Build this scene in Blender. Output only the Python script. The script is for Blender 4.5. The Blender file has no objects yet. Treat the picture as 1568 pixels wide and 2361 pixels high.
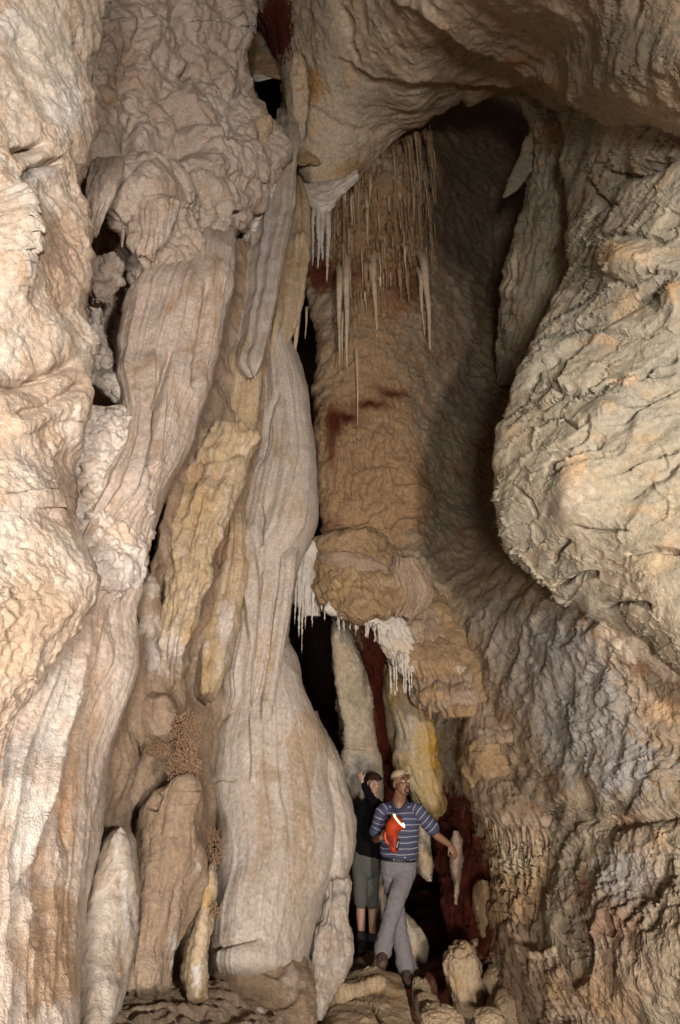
import bpy, math, random
import numpy as np
from mathutils import Vector

random.seed(7)
R = math.radians
scene = bpy.context.scene
col = scene.collection

# ------------------------------------------------------------------ camera
PITCH = R(22.0)
CAM = np.array([0.0, 0.0, 2.0])
W0, H0, F0 = 1568.0, 2361.0, 1312.0
cd = bpy.data.cameras.new('camera')
cam = bpy.data.objects.new('camera', cd)
col.objects.link(cam)
cam.location = CAM
cam.rotation_euler = (R(90) + PITCH, 0, 0)
cd.sensor_fit = 'VERTICAL'
cd.sensor_height = 36.0
cd.lens = 36.0 * F0 / H0
cd.clip_start = 0.05
cd.clip_end = 200
scene.camera = cam

# ------------------------------------------------------------------ world
world = bpy.data.worlds.new('World')
scene.world = world
world.use_nodes = True
wn = world.node_tree
bg = wn.nodes['Background']
sky = wn.nodes.new('ShaderNodeTexSky')
sky.sky_type = 'NISHITA'
sky.sun_disc = False
sky.sun_elevation = R(30)
sky.sun_rotation = R(180)
wn.links.new(sky.outputs[0], bg.inputs[0])
bg.inputs[1].default_value = 0.05

# ------------------------------------------------------------------ points from the photograph at a chosen distance
SP, CP = math.sin(PITCH), math.cos(PITCH)

def at(px, py, Y):
    px, py, Y = np.asarray(px, float), np.asarray(py, float), np.asarray(Y, float)
    cx = (px - W0 / 2) / F0
    cy = -(py - H0 / 2) / F0
    dy = CP - cy * SP
    dz = SP + cy * CP
    k = Y / dy
    return np.stack([CAM[0] + cx * k, CAM[1] + Y + 0 * cx, CAM[2] + dz * k], -1)

def pt(px, py, Y):
    return Vector(at(px, py, Y).tolist())

# ------------------------------------------------------------------ the photographer's lamps
def lamp(name, loc, power, colr, radius, target=None, cone=None, blend=0.6):
    l = bpy.data.lights.new(name, 'SPOT' if cone else 'POINT')
    l.energy = power
    l.color = colr
    l.shadow_soft_size = radius
    o = bpy.data.objects.new(name, l)
    col.objects.link(o)
    o.location = loc
    if cone:
        l.spot_size = R(cone)
        l.spot_blend = blend
        o.rotation_euler = (Vector(target) - Vector(loc)).to_track_quat('-Z', 'Y').to_euler()
    return o

lamp('flash_lamp', (2.3, -2.4, 2.2), 2250, (1.0, 0.90, 0.81), 0.2)
lamp('flash_lamp', (0.1, -2.8, 0.9), 2150, (1.0, 0.91, 0.82), 0.5)
lamp('hidden_lamp', tuple(at(1046, 1715, 8.3)), 16, (1.0, 0.62, 0.2), 0.05)

scene.view_settings.view_transform = 'Standard'
scene.view_settings.look = 'None'
scene.view_settings.exposure = 0.0
scene.view_settings.gamma = 1.0
scene.cycles.max_bounces = 5
scene.cycles.diffuse_bounces = 3
scene.cycles.use_denoising = True

# ------------------------------------------------------------------ noise
_rng = np.random.RandomState(3)
_perm = _rng.permutation(256).astype(np.int32)
_perm = np.concatenate([_perm, _perm, _perm])
_g = _rng.normal(size=(256, 3)).astype(np.float32)
_g /= np.linalg.norm(_g, axis=1)[:, None]

def perlin(p):
    p = np.asarray(p, np.float32)
    i = np.floor(p).astype(np.int32)
    f = p - i
    i &= 255
    u = f * f * f * (f * (f * 6 - 15) + 10)
    out = 0
    for dx in (0, 1):
        wx = u[..., 0] if dx else 1 - u[..., 0]
        a = _perm[i[..., 0] + dx]
        for dy in (0, 1):
            wy = u[..., 1] if dy else 1 - u[..., 1]
            b = _perm[a + i[..., 1] + dy]
            for dz in (0, 1):
                wz = u[..., 2] if dz else 1 - u[..., 2]
                g = _g[_perm[b + i[..., 2] + dz] & 255]
                d = g[..., 0] * (f[..., 0] - dx) + g[..., 1] * (f[..., 1] - dy) + g[..., 2] * (f[..., 2] - dz)
                out = out + wx * wy * wz * d
    return out * 1.6

def fbm(p, octs=4, gain=0.5, ridged=False):
    s, a, t = 0, 1.0, 0
    for k in range(octs):
        n = perlin(p * (2.03 ** k) + 17.3 * k)
        if ridged:
            n = 1 - 2 * np.abs(n)
        s = s + a * n
        t += a
        a *= gain
    return s / t

def smooth1(a, k):
    if k < 3:
        return a
    k = int(k) | 1
    w = np.hanning(k + 2)[1:-1]
    w /= w.sum()
    pad = np.concatenate([np.full(k // 2, a[0]), a, np.full(k // 2, a[-1])])
    # keep the slope at the ends
    pad[:k // 2] = 2 * a[0] - a[1:k // 2 + 1][::-1]
    pad[-(k // 2):] = 2 * a[-1] - a[-k // 2:-1][::-1] if len(a) > k else a[-1]
    return np.convolve(pad, w, 'valid')

def tps(pts):
    P = np.array(pts, float)
    X = P[:, :2] / 500.0
    n = len(X)
    d2 = ((X[:, None] - X[None]) ** 2).sum(-1)
    K = np.where(d2 > 0, 0.5 * d2 * np.log(d2 + 1e-12), 0) + 0.02 * np.eye(n)
    A = np.zeros((n + 3, n + 3))
    A[:n, :n] = K
    A[:n, n] = 1; A[:n, n + 1:] = X
    A[n, :n] = 1; A[n + 1:, :n] = X.T
    w = np.linalg.solve(A, np.concatenate([P[:, 2], [0, 0, 0]]))
    def f(px, py):
        x, y = np.asarray(px) / 500.0, np.asarray(py) / 500.0
        s = w[n] + w[n + 1] * x + w[n + 2] * y
        for k in range(n):
            r2 = (x - X[k, 0]) ** 2 + (y - X[k, 1]) ** 2
            s = s + w[k] * 0.5 * r2 * np.log(r2 + 1e-12)
        return s
    return f

def seg_dist(px, py, line):
    """distance to a polyline and side (+ to the right of its direction)"""
    best = np.full(px.shape, 1e9); side = np.zeros(px.shape); tt = np.zeros(px.shape)
    L = [(np.array(line[k], float), np.array(line[k + 1], float)) for k in range(len(line) - 1)]
    for k, (a, b) in enumerate(L):
        d = b - a
        t = np.clip(((px - a[0]) * d[0] + (py - a[1]) * d[1]) / (d @ d), 0, 1)
        ex, ey = px - (a[0] + t * d[0]), py - (a[1] + t * d[1])
        r = np.hypot(ex, ey)
        m = r < best
        best = np.where(m, r, best)
        side = np.where(m, np.sign(d[0] * ey - d[1] * ex), side)
        tt = np.where(m, (k + t) / len(L), tt)
    return best, side, tt

# ------------------------------------------------------------------ mesh output
def tag(o, label=None, cat=None, group=None, kind=None):
    if label: o['label'] = label
    if cat: o['category'] = cat
    if group: o['group'] = group
    if kind: o['kind'] = kind
    return o

def empty(name, loc, label, cat, group=None):
    o = bpy.data.objects.new(name, None)
    o.empty_display_size = 0.1
    col.objects.link(o)
    o.location = loc
    return tag(o, label, cat, group)

def mesh_obj(name, V, faces, mat, parent=None, tint=None, smooth=True, origin=None):
    """faces: array (n,4) or list; V in world coordinates"""
    V = np.asarray(V, np.float32)
    if parent is not None:
        org = np.array(parent.matrix_basis.translation if parent.parent is None else
                       (Vector(parent.location) + Vector(parent.parent.location)), np.float32)
    elif origin is not None:
        org = np.array(origin, np.float32)
    else:
        org = np.array([(V[:, 0].min() + V[:, 0].max()) / 2, (V[:, 1].min() + V[:, 1].max()) / 2, V[:, 2].min()], np.float32)
    me = bpy.data.meshes.new(name)
    if isinstance(faces, np.ndarray):
        n = len(faces)
        k = faces.shape[1]
        me.vertices.add(len(V))
        me.vertices.foreach_set('co', (V - org).ravel())
        me.loops.add(n * k)
        me.loops.foreach_set('vertex_index', faces.astype(np.int32).ravel())
        me.polygons.add(n)
        me.polygons.foreach_set('loop_start', np.arange(0, n * k, k, dtype=np.int32))
        me.update(calc_edges=True)
    else:
        me.from_pydata((V - org).tolist(), [], faces)
        me.update()
    me.polygons.foreach_set('use_smooth', np.full(len(me.polygons), smooth, bool))
    if tint is None:
        tint = np.zeros((len(V), 4))
    if tint is not False:
        at_ = me.color_attributes.new('tint', 'FLOAT_COLOR', 'POINT')
        at_.data.foreach_set('color', np.asarray(tint, np.float32).ravel())
    me.materials.append(mat)
    o = bpy.data.objects.new(name, me)
    col.objects.link(o)
    if parent is not None:
        o.parent = parent
    else:
        o.location = org.tolist()
    return o

def grid_faces(nv, nu, wrap):
    i = np.arange(nv - 1)[:, None]
    j = np.arange(nu if wrap else nu - 1)[None, :]
    j2 = (j + 1) % nu
    a = i * nu + j; b = i * nu + j2; c = (i + 1) * nu + j2; d = (i + 1) * nu + j
    return np.stack([a + 0 * b, b, c, d + 0 * b], -1).reshape(-1, 4)

def grid_normals(P, wrap):
    if wrap:
        du = np.roll(P, -1, 1) - np.roll(P, 1, 1)
    else:
        du = np.gradient(P, axis=1)
    dv = np.gradient(P, axis=0)
    n = np.cross(du, dv)
    n /= np.linalg.norm(n, axis=-1, keepdims=True) + 1e-9
    return n

def loft(name, rows, mat, Y=None, dep=None, T=0.3, n=2.2, step=2.8, axis='y', disp=(), tint=(), back=18,
         edge=(3.0, 40.0), sm=22, label=None, cat=None, group=None, kind=None, seed=0, parent=None, Tb=None, sink=None):
    """a closed body: rows (v, a, b[, T]) give its outline across at each v; front bulges towards the viewer, back away."""
    rows = [tuple(r) + ((1.0,) if len(r) == 3 else ()) for r in rows]
    r = np.array(rows, float)
    nv = max(6, int((r[-1, 0] - r[0, 0]) / step))
    v = np.linspace(r[0, 0], r[-1, 0], nv)
    k = int(sm / step)
    a = smooth1(np.interp(v, r[:, 0], r[:, 1]), k)
    b = smooth1(np.interp(v, r[:, 0], r[:, 2]), k)
    tm = smooth1(np.interp(v, r[:, 0], r[:, 3]), k)
    if edge[0]:
        for arr, s in ((a, 0.3), (b, 9.7)):
            q = np.stack([v / edge[1], 0 * v + s + seed * 3.1, 0 * v], -1)
            arr += edge[0] * fbm(q, 4, 0.6)
    nf = max(10, int((b - a).max() / step))
    s = np.concatenate([np.linspace(-1, 1, nf), np.cos(np.linspace(0, math.pi, back + 2))[1:-1]])
    # more columns near the rims
    s[:nf] = np.sign(s[:nf]) * (1 - (1 - np.abs(s[:nf])) ** 1.25)
    front = np.concatenate([np.ones(nf), -np.ones(back)])
    prof = (1 - np.abs(np.clip(s, -1, 1)) ** n) ** (1 / n)
    S, VV = np.meshgrid(s, v)
    A_, B_ = a[:, None], b[:, None]
    U = (A_ + B_) / 2 + S * (B_ - A_) / 2
    px, py = (U, VV) if axis == 'y' else (VV, U)
    if dep is not None:
        D = tps(dep)(px, py)
    elif isinstance(Y, (list, tuple)) and len(Y) and isinstance(Y[0], (list, tuple)):
        yy = np.array(Y, float)       # rows (v, Yleft, Yright)
        l = smooth1(np.interp(v, yy[:, 0], yy[:, 1]), k)[:, None]
        rr = smooth1(np.interp(v, yy[:, 0], yy[:, 2]), k)[:, None]
        D = l + (rr - l) * (S + 1) / 2
    elif isinstance(Y, (list, tuple)):
        D = Y[0] + (Y[1] - Y[0]) * (S + 1) / 2
    else:
        D = np.full(px.shape, float(Y))
    Tm = T * tm[:, None]
    if sink:            # the ends dive into the rock behind: px at the start, px at the end, metres
        g0 = np.clip(1 - (v - v[0]) / max(sink[0], 1e-3), 0, 1) if sink[0] else 0 * v
        g1 = np.clip(1 - (v[-1] - v) / max(sink[1], 1e-3), 0, 1) if sink[1] else 0 * v
        D = D + (sink[2] * (g0 ** 2 + g1 ** 2))[:, None]
    D = D - np.where(front > 0, prof * Tm, -prof * (Tm if Tb is None else Tb))
    P = at(px, py, D)
    N = grid_normals(P, True)
    # outwards = towards the camera on the front
    view = CAM - P
    fl = (N * view).sum(-1)[:, nf // 2].sum()
    if fl < 0:
        N = -N
    w = np.where(front > 0, 1.0, 0.3)[None, :] * np.ones_like(px)
    h = np.zeros(px.shape)
    sd = np.array([seed * 7.7, seed * 3.3, seed * 5.1])
    for d in disp:
        t = d[0]
        if t == 'n':        # noise: scale, amp, octaves, (sx,sy,sz)
            q = (P + sd) * (np.array(d[4]) if len(d) > 4 else 1.0) * d[1]
            h += d[2] * fbm(q, d[3])
        elif t == 'r':      # ridged
            q = (P + sd) * (np.array(d[4]) if len(d) > 4 else 1.0) * d[1]
            h += d[2] * fbm(q, d[3], ridged=True)
        elif t == 'f':      # flutes that run with the body: period in px across, amp, length along in px
            q = np.stack([(S + 1) * ((b - a).max() / 2) / d[1], VV / d[3], 0 * S + seed], -1)
            f_ = fbm(q, 3, 0.5, ridged=True) 
            h += d[2] * f_ * (1 - .7 * np.abs(S) ** 6)
        elif t == 'm':      # vertical ribs in one patch: px, py, rx, ry, period, amp
            r2 = ((px - d[1]) / d[3]) ** 2 + ((py - d[2]) / d[4]) ** 2
            h += d[6] * np.exp(-r2 ** 2) * (fbm(np.stack([px / d[5] + perlin(P * 2), py / 110, 0 * px + seed], -1), 3, .6, True) + .2)
        elif t == 'l':      # ledges: freq along direction vector (world), amp, warp
            q = (P * np.array(d[3])).sum(-1) * d[1] + d[4] * fbm(P * 0.9 + sd, 4)
            fr = q - np.floor(q)
            saw = np.where(fr < 0.82, fr / 0.82, (1 - fr) / 0.18)
            h += d[2] * (saw - 0.5) * np.clip(0.6 + 1.2 * perlin(P * 0.7 + 3 + sd), 0, 1)
        elif t == 'b':      # bump: px, py, rx, ry, amp[, angle]
            an = R(d[6]) if len(d) > 6 else 0
            x_, y_ = px - d[1], py - d[2]
            xr = x_ * math.cos(an) + y_ * math.sin(an)
            yr = -x_ * math.sin(an) + y_ * math.cos(an)
            r2 = (xr / d[3]) ** 2 + (yr / d[4]) ** 2
            h += d[5] * np.exp(-r2 * 1.2)
        elif t == 'g':      # groove along a polyline: line, width px, depth
            q, sde, tt = seg_dist(px + 4 * perlin(np.stack([px / 30, py / 30, 0 * px + seed], -1)), py, d[1])
            h -= d[3] * np.exp(-(q / d[2]) ** 2) * np.clip(np.minimum(tt, 1 - tt) * 8, 0, 1)
        elif t == 's':      # step: the left of the line stands proud, fading over a width
            q, sde, tt = seg_dist(px + 5 * perlin(np.stack([px / 110, py / 110, 0 * px + seed], -1)), py, d[1])
            env = np.clip(np.minimum(tt, 1 - tt) * 7, 0, 1)
            k_ = 0.5 - 0.5 * np.tanh(sde * q / (d[4] if len(d) > 4 else 4.0))
            h += env * d[3] * (k_ * np.exp(-q / d[2]) - 0.5 * (1 - k_) * np.exp(-q / (d[2] * 0.6)))
        elif t == 'p':      # lumps: scale, amp  (rounded cells)
            q = (P + sd + .35 / d[1] * np.stack([perlin(P * d[1] * .8 + k * 9) for k in range(3)], -1)) * d[1] * np.array([1, 1, .7])
            h += d[2] * cells(q)
        elif t == 'w':      # overlapping sheets that run with the body: period px, amp, warp
            q = (S + 1) * ((b - a).max() / 2) / d[1] + d[3] * fbm(np.stack([S * 1.2 + seed, VV / 420, 0 * S], -1), 3)
            k_ = np.floor(q); fr = q - k_
            amp = .35 + .65 * np.abs(np.sin(k_ * 12.9898 + seed) * 43758.5453 % 1)
            fade = np.clip(.75 + 1.4 * perlin(np.stack([k_ * 3.1, VV / 300, 0 * S + seed], -1)), 0, 1.2)
            h += d[2] * amp * fade * (1 - np.abs(S) ** 6) * (fr ** 1.3 * np.clip((1 - fr) / .16, 0, 1) - .3)
    P = P + N * (h * w)[..., None]
    # tint
    tc = np.zeros(px.shape + (4,), np.float32)
    for (x0, y0, rx, ry, c, st) in tint:
        r2 = ((px - x0) / rx) ** 2 + ((py - y0) / ry) ** 2
        g = st * np.exp(-r2 * 1.4)
        al = tc[..., 3]
        na = al + g * (1 - np.clip(al, 0, 1)) + 1e-6
        for q in range(3):
            tc[..., q] = (tc[..., q] * al + c[q] * (na - al)) / na
        tc[..., 3] = np.clip(na, 0, 1)
    # close the two ends on their centres
    P = np.concatenate([np.repeat(P[:1].mean(1, keepdims=True), P.shape[1], 1), P, np.repeat(P[-1:].mean(1, keepdims=True), P.shape[1], 1)])
    tc = np.concatenate([tc[:1], tc, tc[-1:]])
    o = mesh_obj(name, P.reshape(-1, 3), grid_faces(nv + 2, px.shape[1], True), mat, tint=tc.reshape(-1, 4), parent=parent)
    tag(o, label, cat, group, kind)
    return o

def cells(q):
    """rounded lumps, F1 cellular"""
    q = np.asarray(q, np.float32)
    i = np.floor(q).astype(np.int32)
    f = q - i
    best = np.full(q.shape[:-1], 9.0, np.float32)
    for dx in (-1, 0, 1):
        for dy in (-1, 0, 1):
            for dz in (-1, 0, 1):
                c = i + np.array([dx, dy, dz])
                hsh = _perm[(_perm[(_perm[c[..., 0] & 255] + c[..., 1]) & 255] + c[..., 2]) & 255]
                r = _g[hsh] * 0.42 + 0.5
                d = ((r + np.array([dx, dy, dz], np.float32) - f) ** 2).sum(-1)
                best = np.minimum(best, d)
    return np.clip(0.45 - 1.15 * best, -.25, 1)

# ------------------------------------------------------------------ materials
class NT:
    def __init__(s, mat):
        s.t = mat.node_tree
    def n(s, typ, **kw):
        nd = s.t.nodes.new(typ)
        for k, v in kw.items():
            if k.startswith('i_'):
                nd.inputs[k[2:].replace('_', ' ')].default_value = v
            else:
                setattr(nd, k, v)
        return nd
    def l(s, a, b):
        s.t.links.new(a, b)
    def math(s, op, a, b=None, clamp=False):
        m = s.n('ShaderNodeMath', operation=op, use_clamp=clamp)
        for k, x in enumerate((a, b)):
            if x is None: continue
            if isinstance(x, (int, float)): m.inputs[k].default_value = x
            else: s.l(x, m.inputs[k])
        return m.outputs[0]
    def noise(s, vec, scale, detail=3, rough=0.55, dist=0.0):
        nd = s.n('ShaderNodeTexNoise')
        nd.inputs['Scale'].default_value = scale
        nd.inputs['Detail'].default_value = detail
        nd.inputs['Roughness'].default_value = rough
        nd.inputs['Distortion'].default_value = dist
        s.l(vec, nd.inputs['Vector'])
        return nd
    def mapr(s, x, a, b, c=0.0, d=1.0, smooth=False):
        m = s.n('ShaderNodeMapRange', clamp=True)
        if smooth: m.interpolation_type = 'SMOOTHSTEP'
        s.l(x, m.inputs[0])
        for k, q in enumerate((a, b, c, d)): m.inputs[1 + k].default_value = q
        return m.outputs[0]
    def mix(s, f, a, b, mode='MIX'):
        m = s.n('ShaderNodeMix', data_type='RGBA', blend_type=mode)
        for k, x in ((0, f), (6, a), (7, b)):
            if isinstance(x, (int, float)): m.inputs[k].default_value = x
            elif isinstance(x, (tuple, list)): m.inputs[k].default_value = (*x[:3], 1)
            else: s.l(x, m.inputs[k])
        return m.outputs[2]
    def mapping(s, vec, scale=(1, 1, 1), rot=(0, 0, 0), loc=(0, 0, 0)):
        m = s.n('ShaderNodeMapping')
        m.inputs['Scale'].default_value = scale
        m.inputs['Rotation'].default_value = rot
        m.inputs['Location'].default_value = loc
        s.l(vec, m.inputs['Vector'])
        return m.outputs[0]

def rock(name, cols, cscale=1.2, rough=0.85, gran=(30, 0.01), mid=(6, 0.03), crack=None, pop=None, ripple=None,
         ledge=None, streak=0.0, accent=0.35, spec=0.25, glit=0.0):
    m = bpy.data.materials.new(name)
    m.use_nodes = True
    m.displacement_method = 'DISPLACEMENT'
    T = NT(m)
    bs = T.t.nodes['Principled BSDF']
    out = T.t.nodes['Material Output']
    P = T.n('ShaderNodeNewGeometry').outputs['Position']
    cv = T.mapping(P, (1, 1, 0.35)) if streak else P
    n1 = T.noise(cv, cscale, 6, 0.62, 0.6)
    n2 = T.noise(cv, cscale * 2.7, 5, 0.6, 0.3)
    n3 = T.noise(P, cscale * 22, 4, 0.7)
    c = T.mix(T.mapr(n1.outputs[0], 0.38, 0.62, smooth=True), cols[0], cols[1])
    f2 = T.mapr(n2.outputs[0], 0.62 - accent * 0.3, 0.72 - accent * 0.1, smooth=True)
    c = T.mix(T.math('MULTIPLY', f2, 0.75), c, cols[2])
    att = T.n('ShaderNodeAttribute', attribute_name='tint')
    ta = T.math('ADD', att.outputs['Alpha'], T.math('MULTIPLY', T.math('SUBTRACT', T.noise(P, 7.0, 7, .72, .8).outputs[0], 0.5), 1.5))
    ta = T.mapr(ta, 0.30, 0.56, smooth=True)
    ta = T.math('MULTIPLY', ta, T.mapr(att.outputs['Alpha'], 0.03, 0.2))
    c = T.mix(ta, c, att.outputs['Color'])
    if streak:
        ns = T.noise(T.mapping(P, (1, 1, .10)), 9, 4, .65, .4)
        c = T.mix(T.math('MULTIPLY', T.mapr(ns.outputs[0], .54, .66, smooth=True), .45), c, cols[2])
        c = T.mix(T.math('MULTIPLY', T.mapr(ns.outputs[0], .46, .36, smooth=True), .35), c, (.70, .64, .57))
    sp = T.mapr(n3.outputs[0], 0.25, 0.75, 0.66, 1.34)
    c = T.mix(1.0, c, (1, 1, 1), 'MULTIPLY') if False else c
    hsv = T.n('ShaderNodeHueSaturation')
    T.l(c, hsv.inputs['Color'])
    T.l(sp, hsv.inputs['Value'])
    T.l(hsv.outputs[0], bs.inputs['Base Color'])
    bs.inputs['Roughness'].default_value = rough
    bs.inputs['Specular IOR Level'].default_value = spec
    if glit:
        vg = T.n('ShaderNodeTexVoronoi'); vg.inputs['Scale'].default_value = 42; T.l(P, vg.inputs['Vector'])
        gm = T.math('MULTIPLY', T.mapr(vg.outputs['Distance'], 0.16, 0.26, .8, 0.0), T.mapr(T.noise(P, 2.2, 4).outputs[0], .48, .6))
        T.l(T.mix(gm, hsv.outputs[0], (.80, .76, .70)), bs.inputs['Base Color'])
        g = T.mapr(vg.outputs['Distance'], 0.02, 0.16, 0.12, rough)
        T.l(g, bs.inputs['Roughness'])
        bs.inputs['Specular IOR Level'].default_value = glit
    # heights in metres
    hs = []
    nb = T.noise(P, gran[0] * 1.7, 4, 0.7)
    bp = T.n('ShaderNodeBump'); bp.inputs['Strength'].default_value = 1.0; bp.inputs['Distance'].default_value = gran[1] * 3.0
    T.l(nb.outputs[0], bp.inputs['Height']); T.l(bp.outputs[0], bs.inputs['Normal'])
    ng = T.noise(P, gran[0] * .6, 4, 0.68)
    hs.append(T.math('MULTIPLY', T.math('SUBTRACT', ng.outputs[0], 0.5), gran[1] * 2))
    nm = T.noise(P, mid[0], 5, 0.6, 0.4)
    hs.append(T.math('MULTIPLY', T.math('SUBTRACT', nm.outputs[0], 0.5), mid[1] * 2))
    wv = T.n('ShaderNodeVectorMath', operation='ADD')
    nw = T.noise(P, 1.6, 4, 0.6)
    sc = T.n('ShaderNodeVectorMath', operation='SCALE'); sc.inputs['Scale'].default_value = 0.5
    T.l(nw.outputs['Color'], sc.inputs[0]); T.l(P, wv.inputs[0]); T.l(sc.outputs[0], wv.inputs[1])
    WP = wv.outputs[0]
    if crack:
        for (scl, amp, wid, ani, rot, lo) in crack:
            mp = T.mapping(WP, ani, tuple(R(x) for x in rot))
            vo = T.n('ShaderNodeTexVoronoi', feature='DISTANCE_TO_EDGE')
            vo.inputs['Scale'].default_value = scl
            T.l(mp, vo.inputs['Vector'])
            k = T.mapr(vo.outputs['Distance'], 0.0, wid, 1.0, 0.0, True)
            mk = T.mapr(T.noise(P, scl * 0.45, 3).outputs[0], lo, lo + 0.12)
            hs.append(T.math('MULTIPLY', T.math('MULTIPLY', k, mk), -amp))
            # every flake lies at a height of its own
            v2 = T.n('ShaderNodeTexVoronoi', feature='F1'); v2.inputs['Scale'].default_value = scl
            T.l(mp, v2.inputs['Vector'])
            sep = T.n('ShaderNodeSeparateColor'); T.l(v2.outputs['Color'], sep.inputs[0])
            hs.append(T.math('MULTIPLY', T.math('SUBTRACT', sep.outputs[0], 0.5), amp * 0.18))
    if pop:
        scl, amp, lo = pop
        vo = T.n('ShaderNodeTexVoronoi', feature='SMOOTH_F1'); vo.inputs['Scale'].default_value = scl
        vo.inputs['Smoothness'].default_value = 0.12
        T.l(WP, vo.inputs['Vector'])
        k = T.math('SUBTRACT', 0.55, vo.outputs['Distance'])
        mk = T.mapr(T.noise(P, 1.9, 4).outputs[0], lo, lo + 0.15)
        hs.append(T.math('MULTIPLY', T.math('MULTIPLY', k, mk), amp))
    if ripple:
        scl, amp, ani = ripple
        rp = T.noise(T.mapping(WP, ani), scl, 3, 0.5)
        hs.append(T.math('MULTIPLY', T.math('SUBTRACT', T.math('ABSOLUTE', T.math('SUBTRACT', rp.outputs[0], 0.5)), 0.1), -amp * 5))
    if ledge:
        frq, amp, dirv, wrp = ledge
        dt = T.n('ShaderNodeVectorMath', operation='DOT_PRODUCT')
        T.l(P, dt.inputs[0]); dt.inputs[1].default_value = dirv
        q = T.math('ADD', T.math('MULTIPLY', dt.outputs['Value'], frq), T.math('MULTIPLY', T.noise(P, 1.1, 6, 0.62).outputs[0], wrp))
        fr = T.math('FRACT', q)
        saw = T.math('MINIMUM', T.math('DIVIDE', fr, 0.85), T.math('MULTIPLY', T.math('SUBTRACT', 1.0, fr), 6.66))
        mk = T.mapr(T.noise(P, 1.3, 4).outputs[0], 0.42, 0.6)
        hs.append(T.math('MULTIPLY', T.math('MULTIPLY', saw, mk), amp))
    h = hs[0]
    for x in hs[1:]:
        h = T.math('ADD', h, x)
    dn = T.n('ShaderNodeDisplacement')
    dn.inputs['Midlevel'].default_value = 0.0
    dn.inputs['Scale'].default_value = 1.0
    T.l(h, dn.inputs['Height'])
    T.l(dn.outputs[0], out.inputs['Displacement'])
    return m
# ------------------------------------------------------------------ rock materials
M_lime = rock('weathered_limestone', [(.42, .37, .27), (.37, .345, .275), (.47, .35, .21)], 0.9, 0.9, (40, .006), (7, .014),
              crack=[(1.9, .045, .03, (1, 1, 2.6), (0, 28, 0), .44), (5.0, .014, .05, (1, 1, 1.8), (0, 25, 0), .40)],
              ledge=(3.4, .02, (-.40, .25, .9), 1.4), accent=.25)
M_lime_smooth = rock('smooth_limestone', [(.51, .425, .31), (.47, .41, .32), (.52, .37, .22)], 0.8, 0.9, (40, .006), (6, .02),
              crack=[(4.0, .022, .03, (1, 1, 1.6), (0, 40, 20), .46), (9, .010, .05, (1, 1, 1.5), (0, 30, 0), .42)], accent=.3)
M_alcove = rock('alcove_limestone', [(.31, .235, .155), (.28, .235, .17), (.24, .13, .07)], 0.8, 0.9, (30, .008), (6, .03),
              crack=[(4.5, .02, .05, (1, 1, 1.7), (0, 35, 0), .42)], ledge=(3.0, .05, (-.6, .2, .7), 3.0), accent=.3)
M_flow = rock('pale_flowstone', [(.55, .445, .365), (.61, .52, .45), (.43, .29, .18)], 1.3, 0.8, (60, .005), (8, .010),
              ripple=(14, .0025, (1, 1, 3.4)), streak=1, accent=.25)
M_lumpy = rock('knobbly_flowstone', [(.47, .385, .31), (.53, .455, .385), (.40, .28, .19)], 1.5, 0.85, (55, .006), (8, .03),
              pop=(9, .07, .42), ripple=(10, .004, (1, 1, 2.2)), accent=.25)
M_near = rock('tan_crystal_rock', [(.55, .435, .33), (.61, .54, .455), (.46, .31, .195)], 1.6, 0.7, (50, .005), (9, .008),
              pop=(18, .04, .46), accent=.4, glit=.5)
M_white = rock('white_column_calcite', [(.50, .43, .36), (.54, .475, .41), (.42, .32, .21)], 1.4, 0.8, (80, .005), (8, .006),
              ripple=(26, .0035, (1, 1, 3.0)), streak=1, accent=.25)
M_popw = rock('white_popcorn_calcite', [(.68, .60, .53), (.74, .68, .62), (.56, .42, .30)], 1.6, 0.85, (60, .005), (9, .015),
              pop=(17, .07, .34), accent=.3)
M_tan = rock('tan_drapery_calcite', [(.46, .34, .20), (.52, .42, .29), (.38, .24, .11)], 1.8, 0.8, (60, .005), (9, .016),
              ripple=(16, .005, (1, 1, 3.0)), streak=1, accent=.3)
M_clay = rock('brown_clay_coated_rock', [(.37, .255, .145), (.31, .21, .115), (.43, .33, .22)], 1.6, 0.92, (40, .008), (8, .03),
              ripple=(12, .003, (1, 1, 2.0)), crack=[(9, .010, .05, (1, 1, 1.6), (0, 20, 0), .47)], accent=.25)
M_mud = rock('smooth_brown_mud', [(.345, .25, .17), (.385, .29, .21), (.30, .205, .13)], 1.5, 0.9, (55, .007), (8, .016),
              ripple=(16, .005, (1, 1, 3.0)), accent=.3)
M_red = rock('dark_red_clay', [(.10, .024, .011), (.14, .045, .022), (.19, .11, .065)], 1.4, 0.9, (40, .006), (6, .03), accent=.2)
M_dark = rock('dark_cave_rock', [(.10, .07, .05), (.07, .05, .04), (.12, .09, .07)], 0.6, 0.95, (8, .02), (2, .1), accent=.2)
M_straw = rock('stalactite_calcite', [(.50, .39, .265), (.55, .46, .35), (.40, .27, .15)], 3.0, 0.75, (80, .003), (14, .006),
              ripple=(22, .003, (1, 1, 3.0)), accent=.3)
M_calc = rock('bright_white_calcite', [(.56, .51, .44), (.64, .60, .54), (.44, .34, .24)], 3.0, 0.75, (70, .005), (14, .02),
              pop=(26, .02, .4), accent=.25)
M_coral = rock('brown_cave_coral', [(.27, .165, .095), (.33, .21, .13), (.22, .13, .07)], 3.0, 0.9, (90, .004), (20, .006), accent=.3)
M_bould = rock('tan_boulder_rock', [(.45, .34, .22), (.41, .31, .20), (.46, .31, .16)], 1.6, 0.9, (40, .007), (8, .016), crack=[(5, .02, .04, (1, 1, 1.4), (0, 20, 0), .47)], accent=.3)
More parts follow.
